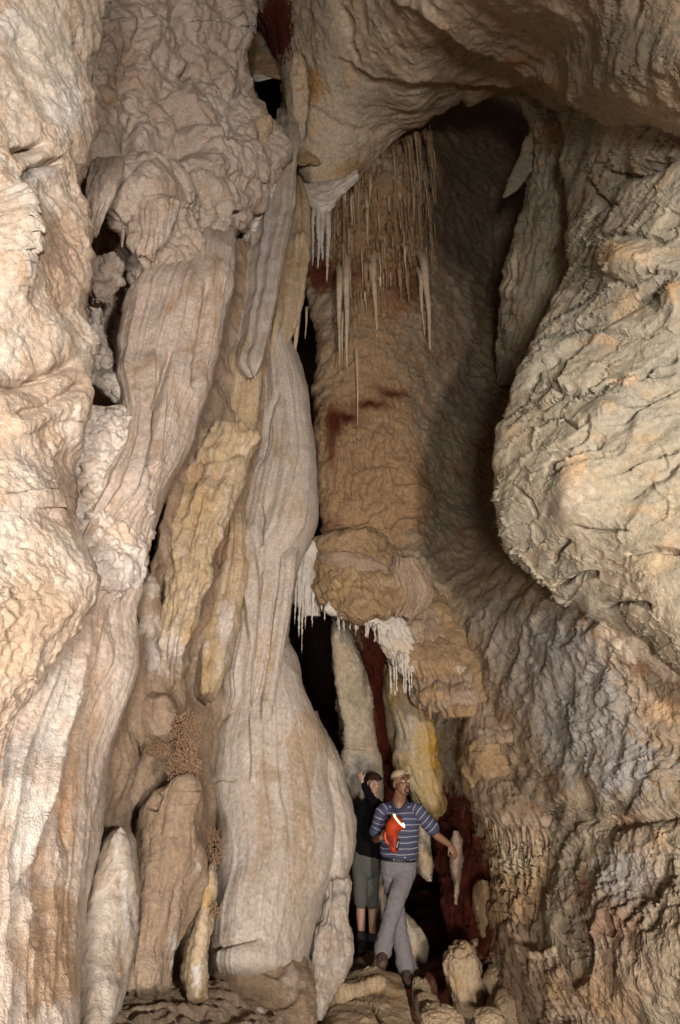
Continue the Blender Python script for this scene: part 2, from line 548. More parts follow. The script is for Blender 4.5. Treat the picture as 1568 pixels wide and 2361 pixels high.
M_amber = rock('amber_glow_calcite', [(.42, .30, .12), (.46, .34, .18), (.34, .20, .05)], 1.2, 0.7, (50, .004), (7, .02), accent=.4, streak=1)  # warm glow of the hidden lamp is put into this calcite colour

RED = (.10, .018, .008); ORANGE = (.50, .34, .20); WHITE = (.66, .61, .55); GREY = (.29, .275, .25); BROWN = (.30, .19, .10)
TAN = (.48, .36, .22); REDD = (.085, .014, .004); PALE = (.52, .46, .36); AMBER_GLOW = (.50, .29, .045)  # the amber tone paints lamp glow on the wall behind the man

# ------------------------------------------------------------------ the cave itself
def chamber():
    nu, nv = 96, 60
    u = np.linspace(0, 2 * math.pi, nu, endpoint=False)
    v = np.linspace(0.001, math.pi - 0.001, nv)
    U, V = np.meshgrid(u, v)
    d = np.stack([np.sin(V) * np.cos(U), np.sin(V) * np.sin(U), np.cos(V)], -1)
    P = d * np.array([17, 21, 27.0]) * (1 + 0.18 * fbm(d * 2.2, 4))[..., None] + np.array([0, 7, 9.0])
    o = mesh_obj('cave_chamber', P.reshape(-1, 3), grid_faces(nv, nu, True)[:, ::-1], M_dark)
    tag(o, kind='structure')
chamber()

loft('cave_wall', [(-120, 655, 1800), (200, 655, 1800), (430, 680, 1800), (640, 698, 1800), (800, 740, 1800), (870, 732, 1800),
     (950, 734, 1800), (1000, 739, 1800), (1100, 744, 1800), (1200, 752, 1800), (1300, 756, 1800), (1400, 765, 1800), (1440, 772, 1800),
     (1600, 776, 1800), (1780, 790, 1800), (1850, 880, 1800), (1900, 1000, 1800), (2000, 1010, 1800), (2200, 1060, 1800), (2500, 1080, 1800)],
     M_alcove, T=.35, Tb=.8, n=6, kind='structure', sm=30, edge=(4, 45), step=2.7,
     dep=[(600, -50, 7.9), (700, 300, 9.0), (720, 600, 9.0), (725, 900, 8.8), (740, 1250, 8.5), (780, 1500, 9.8), (800, 1800, 9.8),
          (850, 500, 8.9), (850, 800, 8.7), (850, 1100, 8.6), (900, 1300, 8.3), (1000, 400, 9.3), (1000, 700, 9.3), (1000, 1000, 9.1),
          (1000, 1300, 8.4), (1000, 1500, 8.3), (950, 1700, 9.4), (1000, 1900, 8.9), (1050, 400, 11.0), (1110, 300, 12.8), (1110, 600, 12.4), (1060, 700, 10.6), (1110, 900, 11),
          (1100, 1150, 9.9), (1100, 1400, 7.8), (1100, 1600, 7.5), (1100, 1900, 7.6), (1060, 2200, 7.8), (1250, 300, 13), (1250, 700, 11.5), (1250, 1000, 9.2),
          (1230, 1370, 6.3), (1300, 1410, 5.75), (1380, 1450, 5.2), (1250, 1500, 6.1), (1250, 1800, 6.0), (1250, 2200, 5.6), (1400, 400, 9), (1400, 1000, 6.6), (1450, 1490, 5.0), (1560, 1570, 4.75),
          (1400, 1700, 5.3), (1330, 1900, 5.5), (1340, 2100, 5.2), (1400, 2000, 5.2), (1400, 2300, 4.9), (1600, 1000, 5.2), (1600, 1600, 4.6), (1600, 1800, 4.6), (1600, 2200, 4.3), (1800, 1800, 4.2)],
     disp=[('n', .8, .14, 3), ('r', 1.8, .05, 5, (1, 1, .7)), ('l', 1.8, .07, (-.5, .3, .8), 1.6),
           ('f', 26, .010, 260), ('m', 885, 520, 120, 190, 9, .10), ('m', 820, 760, 70, 130, 9, .07), ('m', 840, 1050, 110, 150, 15, .08), ('n', 6, .035, 4), ('r', 9, .012, 3), ('b', 760, 1000, 30, 200, .12), ('b', 960, 1180, 38, 120, .25, -12), ('b', 880, 1100, 22, 150, .1),
           ('g', [(1130, 420), (1150, 600), (1110, 760)], 7, .12), ('g', [(1240, 420), (1260, 560), (1200, 700)], 8, .15),
           ('b', 1490, 1990, 130, 90, .12), ('b', 1500, 1780, 130, 70, .08), ('b', 1560, 2200, 110, 120, .1), ('b', 1420, 2110, 50, 70, .06),
           ('g', [(1330, 1800), (1360, 1890), (1480, 1900), (1600, 1880)], 14, .07)],
     tint=[(790, 640, 60, 40, REDD, .7), (930, 660, 60, 60, REDD, .55), (800, 968, 34, 18, REDD, 1.1), (775, 985, 18, 34, REDD, 1.3), (850, 940, 46, 14, REDD, 1.0), (900, 912, 42, 12, REDD, .9), (770, 1040, 10, 60, REDD, .8), (735, 1000, 8, 120, REDD, .7), (850, 640, 12, 60, REDD, .7),
           (740, 640, 30, 45, RED, .9), (725, 790, 25, 70, RED, .6), (840, 1000, 150, 330, (.34, .225, .125), .75), (870, 1150, 140, 140, (.38, .24, .13), .7), (880, 560, 140, 220, (.30, .19, .10), .75),
           (1060, 820, 70, 30, RED, .25), (980, 850, 60, 200, RED, .2),
           (760, 1220, 50, 30, RED, .8), (880, 1600, 110, 220, RED, 1.0), (850, 1800, 120, 100, RED, 1.0), (1040, 1950, 90, 160, RED, 1.0), (1090, 2080, 80, 160, RED, 1.0),
           (1060, 2200, 90, 100, RED, .9),
           (1150, 1420, 90, 90, (.30, .27, .22), .5), (1280, 1520, 160, 150, GREY, .8), (1380, 1650, 130, 130, GREY, .7), (1460, 1780, 130, 90, (.34, .33, .31), .7), (1290, 1720, 60, 120, (.26, .24, .21), .6),
           (1520, 1640, 90, 40, (.50, .33, .18), .8), (1500, 1480, 90, 50, (.60, .50, .37), .9), (1440, 1430, 30, 60, ORANGE, .7), (1560, 1540, 60, 50, (.55, .45, .34), .8),
           (1450, 1890, 90, 40, BROWN, .5), (1540, 1950, 70, 60, ORANGE, .35), (1450, 2020, 130, 90, (.36, .34, .31), .6), (1430, 2130, 80, 70, (.22, .13, .08), .7), (1530, 2060, 60, 50, (.42, .30, .2), .5),
           (1500, 2230, 140, 120, (.28, .22, .16), .6), (1380, 2300, 120, 90, (.33, .22, .12), .8), (1190, 1560, 90, 90, (.30, .20, .12), .5)], seed=1)

loft('cave_ceiling', [(560, -160, 30), (610, -160, 70), (645, -160, 140), (665, -160, 260), (690, -160, 395), (720, -160, 432), (784, -160, 437), (814, -160, 404), (884, -160, 342),
     (929, -160, 302), (964, -160, 287), (999, -160, 252), (1024, -160, 247), (1050, -160, 232), (1064, -160, 224), (1084, -160, 246), (1110, -160, 228), (1144, -160, 216),
     (1209, -160, 215), (1245, -160, 235), (1290, -160, 250), (1330, -160, 240), (1360, -160, 262), (1420, -160, 292), (1500, -160, 284), (1568, -160, 296), (1800, -160, 300)],
     M_lime_smooth, axis='x', T=.6, Tb=.9, n=3.0, kind='structure', sm=10, edge=(4, 22), step=2.7,
     dep=[(560, -50, 7.3), (620, 30, 7.4), (690, 250, 7.9), (700, 420, 8.6), (800, 430, 8.8), (900, 330, 8.7), (800, 200, 7.3), (850, 0, 5.6), (1000, -50, 4.5), (1000, 150, 6.2), (1000, 240, 7.7),
          (1130, 200, 7.4), (1200, 200, 7.1), (1200, 0, 4.2), (1300, 130, 5.2), (1250, 250, 6.9), (1400, 0, 3.6), (1400, 200, 4.0), (1600, -20, 2.9), (1600, 250, 3.4), (1800, 200, 3.0)],
     disp=[('n', .9, .12, 3), ('r', 2.2, .05, 5), ('n', 4, .03, 4), ('s', [(880, -20), (1000, 10), (1090, 72), (1180, 110), (1240, 150), (1290, 172), (1330, 215), (1352, 262)], 60, .22),
           ('s', [(770, 120), (860, 170), (960, 165), (1080, 185), (1200, 190), (1270, 200)], 40, .10),
           ('b', 800, 330, 90, 80, .2), ('b', 950, 230, 60, 50, .16), ('g', [(700, 240), (780, 280), (860, 300), (900, 290)], 10, .06), ('g', [(690, 120), (700, 250), (690, 330)], 12, .25),
           ('b', 760, 60, 40, 110, .16), ('g', [(800, 10), (812, 90), (830, 140)], 7, .15)],
     tint=[(760, 420, 60, 30, (.55, .42, .28), .5), (720, 200, 50, 60, (.42, .26, .11), .7), (820, 390, 90, 40, (.46, .31, .16), .7), (880, 240, 110, 60, (.42, .36, .27), .6),
           (1020, 30, 90, 40, (.45, .27, .12), .4), (1180, 110, 110, 25, (.50, .31, .15), .6), (1290, 180, 60, 30, (.48, .29, .14), .6), (1000, 110, 130, 50, (.33, .29, .22), .5),
           (1430, 120, 200, 140, (.34, .31, .235), .8), (1150, 205, 120, 30, (.43, .29, .16), .6), (690, 320, 25, 60, (.40, .37, .34), .5), (640, 60, 60, 110, RED, .9), (730, 435, 60, 22, WHITE, .9)], seed=2)

loft('rock_bulge', [(120, 1240, 1850), (200, 1262, 1850), (260, 1292, 1850), (350, 1308, 1850), (450, 1300, 1850), (560, 1312, 1850), (620, 1316, 1850), (650, 1302, 1850), (690, 1276, 1850), (760, 1240, 1850),
     (850, 1202, 1850), (900, 1186, 1850), (970, 1160, 1850), (1020, 1148, 1850), (1090, 1136, 1850), (1150, 1130, 1850), (1200, 1148, 1850), (1260, 1176, 1850), (1310, 1212, 1850), (1365, 1275, 1850),
     (1420, 1360, 1850), (1480, 1450, 1850), (1560, 1555, 1850), (1640, 1660, 1850)],
     M_lime, T=.35, Tb=.7, n=3.0, sm=14, edge=(6, 30), step=2.7,
     dep=[(1260, 150, 6.3), (1300, 300, 6.1), (1300, 450, 6.0), (1320, 620, 5.5), (1240, 760, 5.4), (1160, 970, 5.2), (1130, 1150, 5.2), (1200, 1300, 5.4), (1300, 1390, 5.3), (1450, 1480, 4.68), (1560, 1560, 4.4), (1660, 1640, 4.2),
          (1400, 180, 4.7), (1600, 180, 3.9), (1400, 300, 4.8), (1400, 600, 4.8), (1300, 900, 4.75), (1400, 900, 4.6), (1260, 1150, 4.8), (1400, 1200, 4.5), (1600, 300, 4.0), (1600, 700, 4.2), (1600, 1100, 4.1), (1600, 1400, 4.1), (1460, 1380, 4.45), (1800, 800, 4.0)],
     disp=[('n', .9, .12, 3), ('n', 2.5, .03, 3), ('l', 1.2, .09, (-.42, .25, .88), .8), ('l', 3.0, .022, (-.36, .25, .92), .9),
           ('g', [(1400, 400), (1440, 405), (1490, 390), (1550, 355)], 12, .13), ('g', [(1250, 780), (1330, 750), (1400, 735), (1470, 690), (1560, 650)], 12, .10),
           ('s', [(1215, 830), (1260, 830), (1330, 790), (1420, 780), (1480, 775)], 40, .08, 9), ('g', [(1290, 890), (1340, 905), (1390, 900), (1430, 880), (1480, 870), (1560, 860)], 8, .10),
           ('s', [(1240, 1030), (1290, 1040), (1360, 1000), (1420, 980), (1500, 950)], 30, .06, 9), ('b', 1330, 1130, 70, 90, .22, 20), ('g', [(1260, 1090), (1280, 1060), (1330, 1050), (1400, 1010)], 10, .09),
           ('g', [(1304, 747), (1379, 772), (1449, 777), (1504, 775)], 4, 0.09), ('g', [(1249, 870), (1289, 895), (1339, 910), (1399, 860), (1434, 870), (1489, 890)], 5, 0.12), ('g', [(1209, 930), (1244, 935), (1284, 915), (1329, 890)], 6, 0.09), ('g', [(1254, 965), (1289, 955), (1334, 990), (1364, 975)], 4, 0.12), ('g', [(1264, 1035), (1314, 1030), (1349, 1005), (1364, 985)], 5, 0.09), ('g', [(1254, 1090), (1289, 1090), (1329, 1075), (1399, 1050)], 6, 0.12), ('g', [(1384, 990), (1454, 970), (1514, 935), (1564, 900)], 4, 0.09), ('g', [(1474, 880), (1504, 840), (1564, 825)], 5, 0.12), ('g', [(1379, 370), (1429, 405), (1454, 410), (1494, 380), (1549, 340)], 6, 0.09), ('g', [(1349, 390), (1374, 435), (1394, 470), (1434, 475)], 4, 0.12), ('g', [(1349, 590), (1394, 550), (1474, 545), (1534, 555)], 5, 0.09), ('g', [(1279, 1350), (1324, 1330), (1374, 1325)], 6, 0.12), ('g', [(1334, 1210), (1374, 1225), (1449, 1220)], 4, 0.09), ('g', [(1314, 1240), (1284, 1275), (1274, 1300)], 5, 0.12), ('g', [(1400, 640), (1450, 660), (1520, 630), (1566, 640)], 6, 0.09), ('g', [(1420, 1090), (1480, 1060), (1566, 1040)], 4, 0.12), ('g', [(1440, 1280), (1500, 1262), (1566, 1270)], 5, 0.09), ('g', [(1380, 1400), (1440, 1390), (1500, 1400)], 6, 0.12), ('g', [(1180, 1120), (1220, 1150), (1240, 1200)], 4, 0.09), ('g', [(1290, 820), (1240, 850), (1215, 900)], 5, 0.12),
           ('b', 1470, 610, 80, 50, .22), ('b', 1400, 960, 60, 40, .14), ('b', 1450, 900, 45, 40, .12), ('b', 1560, 700, 30, 50, .2)],
     tint=[(1450, 600, 70, 45, (.52, .36, .20), .7), (1500, 590, 60, 40, PALE, .6), (1390, 690, 90, 60, GREY, .3), (1340, 1080, 40, 55, (.52, .38, .24), .75), (1380, 790, 70, 18, (.52, .38, .24), .6), (1440, 890, 60, 35, (.53, .40, .27), .7),
           (1560, 690, 20, 50, ORANGE, .7), (1470, 1170, 90, 30, (.53, .40, .26), .5), (1540, 1230, 60, 60, (.51, .38, .26), .5), (1330, 1150, 60, 50, PALE, .6), (1420, 1330, 120, 80, (.50, .43, .32), .6), (1500, 1300, 70, 40, (.56, .44, .26), .5),
           (1430, 470, 80, 50, GREY, .35), (1520, 800, 60, 50, PALE, .4), (1250, 950, 70, 120, (.37, .33, .24), .6), (1500, 1420, 80, 60, (.56, .48, .36), .7), (1400, 1010, 90, 14, (.51, .37, .23), .5)],
     label='huge cracked tan limestone bulge that hangs out from the right wall', cat='rock bulge', seed=3)

loft('ribbed_pillar', [(190, 1190, 1330), (250, 1216, 1352), (330, 1236, 1362), (450, 1215, 1362), (560, 1185, 1356), (660, 1165, 1320), (740, 1155, 1280), (820, 1150, 1230), (880, 1158, 1195)],
     M_lime, Y=[(190, 7.4, 6.8), (450, 7.9, 7.0), (880, 8.3, 7.4)], sink=(0, 300, 2.5), T=.45, n=2.2, sm=20, edge=(7, 26),
     disp=[('f', 17, .13, 150), ('n', 1.6, .10, 3), ('r', 3, .05, 4, (1, 1, .4))],
     tint=[(1270, 320, 70, 80, (.40, .27, .15), .5), (1260, 500, 60, 120, (.33, .29, .22), .5)],
     label='ribbed limestone pillar framing the right side of the dark alcove', cat='rock pillar', seed=4)
loft('rock_fin', [(315, 1212, 1250), (370, 1192, 1240), (410, 1174, 1216), (440, 1163, 1192), (456, 1158, 1168)], M_lime, Y=7.6, T=.08, edge=(2, 14), sm=10,
     label='thin pale blade of rock jutting into the dark alcove', cat='rock fin', seed=5)

# ------------------------------------------------------------------ top of the left wall: niche with a hole
loft('niche_rock', [(60, 575, 640), (80, 572, 690), (120, 570, 700), (150, 572, 702), (163, 574, 690), (172, 578, 668), (180, 640, 660)], M_clay, Y=7.9, T=.3, sm=10, edge=(4, 16), disp=[('n', 3, .06, 4), ('p', 7, .05)],
     tint=[(650, 110, 30, 60, (.28, .23, .2), .6), (620, 100, 40, 40, (.27, .25, .23), .6)], label='knobbly brown rock shelf above the small black hole', cat='rock shelf', seed=6)
loft('niche_rock', [(120, 660, 730), (180, 648, 735), (205, 645, 740), (230, 655, 740), (262, 640, 745), (300, 650, 745), (380, 668, 745)], M_clay, Y=8.1, T=.3, sm=12, edge=(4, 16), disp=[('n', 3, .08, 4), ('p', 8, .05)],
     tint=[(690, 220, 40, 40, (.44, .28, .12), .7), (680, 300, 20, 40, (.35, .33, .31), .7)], label='lumpy orange brown rock beside the small black hole', cat='rock shelf', seed=7)
loft('calcite_crust', [(168, 584, 600), (172, 582, 640), (178, 583, 648), (188, 585, 600)], M_calc, Y=7.75, T=.08, sm=4, edge=(3, 10), label='pale crust arching over the small black hole', cat='calcite crust', seed=8)

# ------------------------------------------------------------------ left side, from the middle towards the viewer
loft('upper_wall', [(-120, -60, 580), (0, -40, 572), (100, -30, 570), (190, -20, 580), (300, 0, 640), (360, 60, 655), (400, 150, 640), (450, 265, 600), (500, 275, 545), (540, 285, 512), (580, 300, 500), (640, 320, 490), (700, 350, 480)],
     M_lumpy, Y=[(-120, 3.6, 6.0), (200, 4.4, 6.6), (420, 4.9, 7.0), (700, 5.2, 5.9)], sink=(0, 150, 0.7), T=.55, n=2.6, sm=24, edge=(5, 34),
     disp=[('n', .9, .30, 3), ('r', 1.6, .04, 3), ('p', 2.0, .30), ('p', 4.2, .13), ('p', 10, .045), ('b', 520, 90, 40, 70, .15), ('g', [(440, 155), (425, 175)], 10, .2), ('g', [(315, 270), (295, 300), (300, 350)], 10, .25),
           ('b', 350, 440, 60, 60, .25), ('b', 480, 380, 60, 80, .18), ('g', [(330, 20), (300, 120), (280, 230)], 12, .14), ('g', [(545, 210), (535, 240)], 6, .15), ('s', [(560, 430), (545, 470), (500, 490)], 30, -.1)],
     tint=[(520, 260, 70, 140, (.56, .50, .45), .5), (300, 160, 70, 140, (.46, .34, .26), .5), (550, 60, 30, 60, (.42, .42, .42), .6), (240, 240, 40, 60, (.47, .34, .23), .5), (600, 300, 40, 60, (.45, .33, .22), .6), (350, 480, 70, 60, (.42, .33, .26), .6)],
     label='knobbly grey pink flowstone high on the left wall', cat='flowstone wall', seed=10)

loft('hollow_back_wall', [(380, 150, 420), (500, 150, 420), (700, 150, 430), (900, 150, 420), (1000, 150, 400)], M_lumpy, Y=6.6, T=.3, n=4, sm=20,
     disp=[('n', 2, .15, 3), ('p', 6, .14), ('b', 300, 640, 40, 60, .5)], tint=[(250, 600, 50, 50, BROWN, .5), (235, 720, 25, 60, (.55, .53, .5), .6)], label='shadowed lumpy rock at the back of the left hollow', cat='rock wall', seed=11)
loft('dripping_drapery', [(395, 325, 395), (415, 290, 410), (440, 277, 416), (470, 282, 412), (500, 288, 402), (530, 300, 392), (560, 315, 372), (585, 322, 345), (592, 328, 338)], M_flow, Y=5.1, sink=(50, 0, 0.4), T=.35, n=2, sm=8, edge=(2, 20), step=2.4,
     disp=[('f', 13, .11, 160), ('n', 5, .03, 3)], tint=[(345, 470, 60, 70, (.44, .34, .26), .6)], label='jellyfish shaped drapery hanging over the left hollow', cat='drapery', seed=12)
loft('drapery_drip', [(440, 284, 318), (480, 283, 304), (520, 279, 292), (560, 277, 287), (570, 278, 284)], M_flow, Y=4.95, T=.07, n=2, sm=8, edge=(1, 20), step=2.4, tint=[(290, 500, 30, 90, (.47, .37, .29), .5)],
     label='single thin drip on the left rim of the jellyfish drapery', cat='drapery', seed=13)
loft('drapery_fin', [(370, 215, 290), (400, 205, 282), (450, 200, 262), (490, 203, 240), (520, 205, 225), (545, 207, 214)], M_flow, Y=4.4, sink=(60, 0, 0.4), T=.1, n=2, sm=10, edge=(2, 16), step=2.4, disp=[('f', 14, .06, 90)], tint=[(240, 430, 50, 70, (.42, .36, .31), .5)],
     label='folded grey fin hanging beside the tan foreground wall', cat='drapery', seed=14)
loft('hollow_knob', [(590, 218, 262), (610, 208, 280), (650, 205, 282), (680, 212, 262), (700, 220, 250)], M_lumpy, Y=5.0, T=.2, n=2, sm=10, edge=(5, 16), disp=[('n', 4, .08, 4), ('p', 9, .06), ('f', 10, .06, 60)], label='rounded brown knob inside the left hollow', cat='rock knob', seed=15)
loft('hollow_knob', [(700, 205, 232), (715, 200, 236), (740, 205, 230), (800, 195, 250), (850, 190, 280), (900, 195, 300)], M_popw, Y=5.2, sink=(0, 60, 0.4), T=.2, n=2, sm=10, edge=(3, 14), disp=[('p', 14, .04)], label='white crusted lump low in the left hollow', cat='rock knob', seed=16)

loft('leaning_drapery', [(470, 440, 560), (540, 390, 546), (600, 340, 545), (660, 305, 544), (720, 285, 533), (780, 270, 518), (830, 262, 502), (885, 268, 486), (930, 275, 465), (1000, 275, 445), (1070, 255, 425), (1120, 235, 400), (1180, 190, 376), (1265, 150, 350), (1320, 120, 332),
     (1390, 80, 312), (1460, 60, 315), (1530, 40, 318), (1580, 20, 306), (1630, 0, 292), (1715, -40, 268), (1770, -60, 256), (1860, -90, 250), (1940, -110, 240), (2010, -120, 222), (2080, -120, 203), (2170, -120, 200), (2270, -130, 205), (2450, -140, 215)],
     M_flow, Y=[(470, 5.7, 5.8), (800, 4.9, 5.5), (1100, 4.1, 4.9), (1400, 3.6, 4.4), (1800, 2.7, 4.1), (2450, 2.5, 3.6)], sink=(170, 0, 1.1), T=.42, n=2.3, sm=26, edge=(2.5, 30), step=2.7,
     disp=[('w', 70, .09, .9), ('w', 27, .03, 1.4), ('f', 9, .010, 500), ('n', 1.0, .10, 2), ('n', 6, .014, 3),
           ('s', [(700, 400), (590, 470), (500, 470), (420, 640), (355, 900), (345, 1100), (290, 1290)], 22, .0), ('g', [(395, 800), (360, 930), (350, 1080), (330, 1180)], 7, .16), ('g', [(480, 640), (470, 760), (440, 900)], 8, .12),
           ('s', [(235, 1340), (215, 1460), (190, 1560), (165, 1680), (137, 1770), (105, 1870), (75, 1990), (62, 2090), (60, 2200)], 34, -.12, 5), ('s', [(190, 1560), (120, 1760), (95, 1860), (50, 1995), (10, 2080), (5, 2200)], 26, -.09, 5),
           ('s', [(250, 1380), (240, 1500), (215, 1600), (180, 1750)], 18, -.07, 5)],
     tint=[(290, 1040, 60, 90, WHITE, .3), (130, 1640, 60, 170, WHITE, .8), (40, 1880, 60, 200, WHITE, .75), (280, 1600, 20, 150, (.68, .60, .52), .6), (215, 1500, 40, 200, (.60, .46, .36), .6), (170, 1860, 30, 150, (.56, .36, .22), .7),
           (200, 1700, 22, 140, (.52, .33, .18), .5), (110, 2230, 110, 140, (.46, .32, .21), .9), (130, 2080, 60, 60, (.50, .36, .24), .7), (30, 2100, 30, 130, (.62, .54, .46), .7), (120, 2080, 40, 30, (.5, .32, .18), .5), (225, 2120, 25, 200, (.64, .58, .53), .7),
           (380, 900, 60, 160, (.56, .47, .39), .5), (500, 650, 30, 160, (.50, .38, .28), .6), (60, 1720, 50, 40, (.28, .24, .21), .6), (20, 1780, 40, 40, (.33, .28, .25), .6), (340, 1130, 40, 60, (.62, .55, .5), .5)],
     label='long leaning pale drapery sweeping down the left wall', cat='drapery', seed=17)
loft('popcorn_ledge', [(940, 195, 285), (955, 178, 318), (985, 165, 335), (1050, 153, 349), (1150, 150, 352), (1230, 170, 348), (1290, 190, 342), (1350, 215, 325), (1420, 235, 290)], M_popw, Y=[(940, 4.2, 4.7), (1420, 3.8, 4.3)], sink=(0, 110, 0.6), T=.4, n=2.2, sm=14, edge=(3, 18), step=2.8,
     disp=[('n', 2, .06, 3), ('p', 11, .07)], tint=[(280, 1200, 60, 90, (.66, .54, .43), .7), (200, 1120, 40, 60, (.62, .52, .42), .5)], label='white popcorn covered block under the left hollow', cat='flowstone block', seed=18)
loft('popcorn_ledge', [(850, 205, 270), (880, 195, 300), (910, 240, 318), (950, 285, 335), (1000, 300, 345)], M_popw, Y=4.9, sink=(20, 60, 0.3), T=.25, n=2.2, sm=14, edge=(3, 18), step=2.8, disp=[('p', 13, .04)], label='white crusted rim above the popcorn block', cat='flowstone ledge', seed=19)

loft('foreground_wall', [(-140, -400, 262), (0, -400, 246), (100, -400, 229), (200, -400, 216), (330, -400, 213), (400, -400, 198), (450, -400, 190), (520, -400, 200), (560, -400, 206), (640, -400, 213), (700, -400, 206), (760, -400, 193), (810, -400, 200), (850, -400, 208), (930, -400, 205), (980, -400, 190),
     (1060, -400, 153), (1130, -400, 148), (1190, -400, 152), (1250, -400, 190), (1290, -400, 218), (1340, -400, 236), (1380, -400, 222), (1420, -400, 195), (1480, -400, 150), (1540, -400, 105), (1600, -400, 50), (1660, -400, 0), (1720, -400, -80), (1760, -400, -160)],
     M_near, Y=[(-140, 2.0, 3.4), (700, 2.2, 3.5), (1200, 2.0, 3.4), (1760, 2.0, 2.9)], T=.5, Tb=.3, n=2.4, sm=16, edge=(3.5, 30), step=2.7,
     disp=[('n', 1.5, .14, 3), ('n', 4, .05, 4), ('p', 22, .012), ('b', 20, 560, 60, 130, .22), ('s', [(60, 700), (62, 560), (45, 480), (20, 400)], 40, .05, 12), ('b', 120, 780, 90, 70, .10), ('b', 100, 1150, 100, 120, .10), ('g', [(20, 370), (60, 345), (110, 330)], 10, .18), ('g', [(35, 420), (100, 380), (150, 370)], 8, .12),
           ('b', 90, 960, 80, 30, .08, -25), ('g', [(0, 890), (80, 880), (180, 830)], 12, .08), ('g', [(30, 960), (110, 940), (190, 880)], 10, .06)],
     tint=[(110, 100, 120, 130, (0.631, 0.566, 0.473), .7), (150, 250, 80, 110, (0.607, 0.578, 0.535), .6), (30, 60, 50, 60, (0.712, 0.690, 0.668), .6), (140, 600, 70, 180, (0.456, 0.334, 0.240), .8), (110, 900, 110, 90, (0.480, 0.372, 0.278), .7), (30, 590, 40, 110, (0.613, 0.548, 0.469), .8), (30, 800, 50, 80, (0.634, 0.576, 0.490), .7),
           (120, 1150, 110, 130, (0.444, 0.343, 0.264), .8), (40, 1090, 60, 80, (0.581, 0.531, 0.488), .6), (90, 1400, 100, 120, (0.477, 0.362, 0.261), .8), (185, 1290, 40, 50, (0.668, 0.582, 0.510), .7), (30, 1500, 50, 100, (0.495, 0.380, 0.265), .7), (90, 400, 60, 40, (0.492, 0.470, 0.448), .6), (20, 470, 40, 60, (0.636, 0.578, 0.506), .7), (15, 1230, 50, 70, (0.636, 0.578, 0.506), .6)],
     label='tan crystal studded wall filling the left foreground', cat='rock wall', seed=20)

# draperies in the middle
loft('ribbon_drapery', [(250, 640, 690), (330, 625, 690), (400, 610, 685), (470, 595, 682), (520, 583, 674), (590, 565, 658), (655, 560, 648), (700, 553, 640), (765, 545, 627), (810, 538, 615), (840, 545, 606), (858, 566, 597), (868, 580, 590)],
     M_white, Y=[(250, 7.5, 7.3), (868, 6.4, 6.2)], sink=(120, 0, 0.6), T=.16, n=2, sm=12, edge=(2, 24), step=2.4, disp=[('w', 30, .14, 1.0), ('n', 2, .06, 2), ('s', [(690, 330), (655, 590), (645, 655), (625, 765), (608, 830), (588, 867)], 9, -.09)],
     tint=[(620, 560, 40, 260, (.47, .43, .41), .6)], label='white edged ribbon drapery ending in a hooked point', cat='drapery', seed=21)
loft('tufted_drapery', [(285, 606, 632), (300, 604, 650), (340, 600, 655), (400, 588, 648), (460, 576, 630), (520, 566, 604), (580, 562, 590)], M_popw, Y=7.1, sink=(30, 60, 0.4), T=.16, n=2, sm=12, edge=(4, 20), step=2.6, disp=[('p', 9, .07), ('f', 20, .08, 140)],
     label='white tufted strip of flowstone above the ribbon drapery', cat='flowstone strip', seed=22)
loft('ribbon_drapery', [(405, 672, 692), (440, 668, 708), (488, 664, 717), (545, 657, 716), (594, 645, 715), (640, 640, 707), (700, 625, 700), (740, 622, 690), (790, 622, 668), (830, 618, 646), (880, 608, 630)], M_tan, Y=[(405, 7.9, 7.9), (880, 6.9, 6.9)], sink=(60, 60, 0.4), T=.14, n=2, sm=14, edge=(2, 20), step=2.4,
     disp=[('w', 20, .10, 1.0), ('n', 5, .02, 3), ('b', 695, 553, 16, 16, .12)], tint=[(660, 500, 30, 120, (.50, .45, .41), .6)], label='yellowish ribbon drapery nearest the black slit', cat='drapery', seed=23)
loft('tan_drapery', [(780, 528, 545), (815, 524, 598), (860, 520, 606), (920, 516, 601), (950, 514, 598), (975, 525, 594), (990, 560, 590), (1002, 572, 586)], M_tan, Y=6.5, sink=(50, 0, 0.4), T=.14, n=2, sm=8, edge=(2, 20), step=2.4, disp=[('w', 26, .04, 1.0), ('n', 4, .03, 3)],
     label='broad tan drapery hanging below the white hooked ribbon', cat='drapery', seed=24)
loft('drapery_drip', [(930, 515, 545), (970, 516, 534), (995, 520, 527)], M_tan, Y=6.45, T=.06, n=2, sm=6, edge=(1, 20), step=2.4, label='short pointed drip on the left corner of the tan drapery', cat='drapery', seed=25)
loft('recess_wall', [(560, 480, 640), (700, 470, 640), (1000, 410, 640), (1400, 330, 600), (1650, 240, 600), (1950, 170, 600), (2200, 150, 600), (2330, 150, 600)], M_mud, Y=[(560, 6.7, 7.5), (1000, 5.7, 7.4), (1300, 5.0, 7.3), (1600, 4.7, 7.2), (2150, 4.3, 7.0)], T=.3, Tb=.2, n=4, sm=20, edge=(3, 30), step=3.2,
     disp=[('n', 1.6, .16, 3), ('r', 3, .05, 4, (1, 1, .5)), ('b', 395, 1520, 34, 130, .12), ('b', 384, 1345, 20, 32, -.7), ('b', 350, 1650, 50, 60, .08), ('b', 345, 1450, 30, 60, .08)],
     tint=[(395, 1530, 24, 80, (.50, .43, .36), .6), (345, 1450, 40, 50, (.50, .44, .38), .6), (480, 1500, 40, 80, (.52, .47, .43), .6), (520, 900, 60, 120, (.3, .24, .2), .4), (355, 1520, 30, 60, (.55, .5, .46), .6), (440, 960, 40, 60, (.34, .3, .28), .6), (540, 1250, 50, 130, (.42, .29, .18), .7)],
     label='brown mud coated rock recess behind the draperies', cat='rock wall', seed=26)
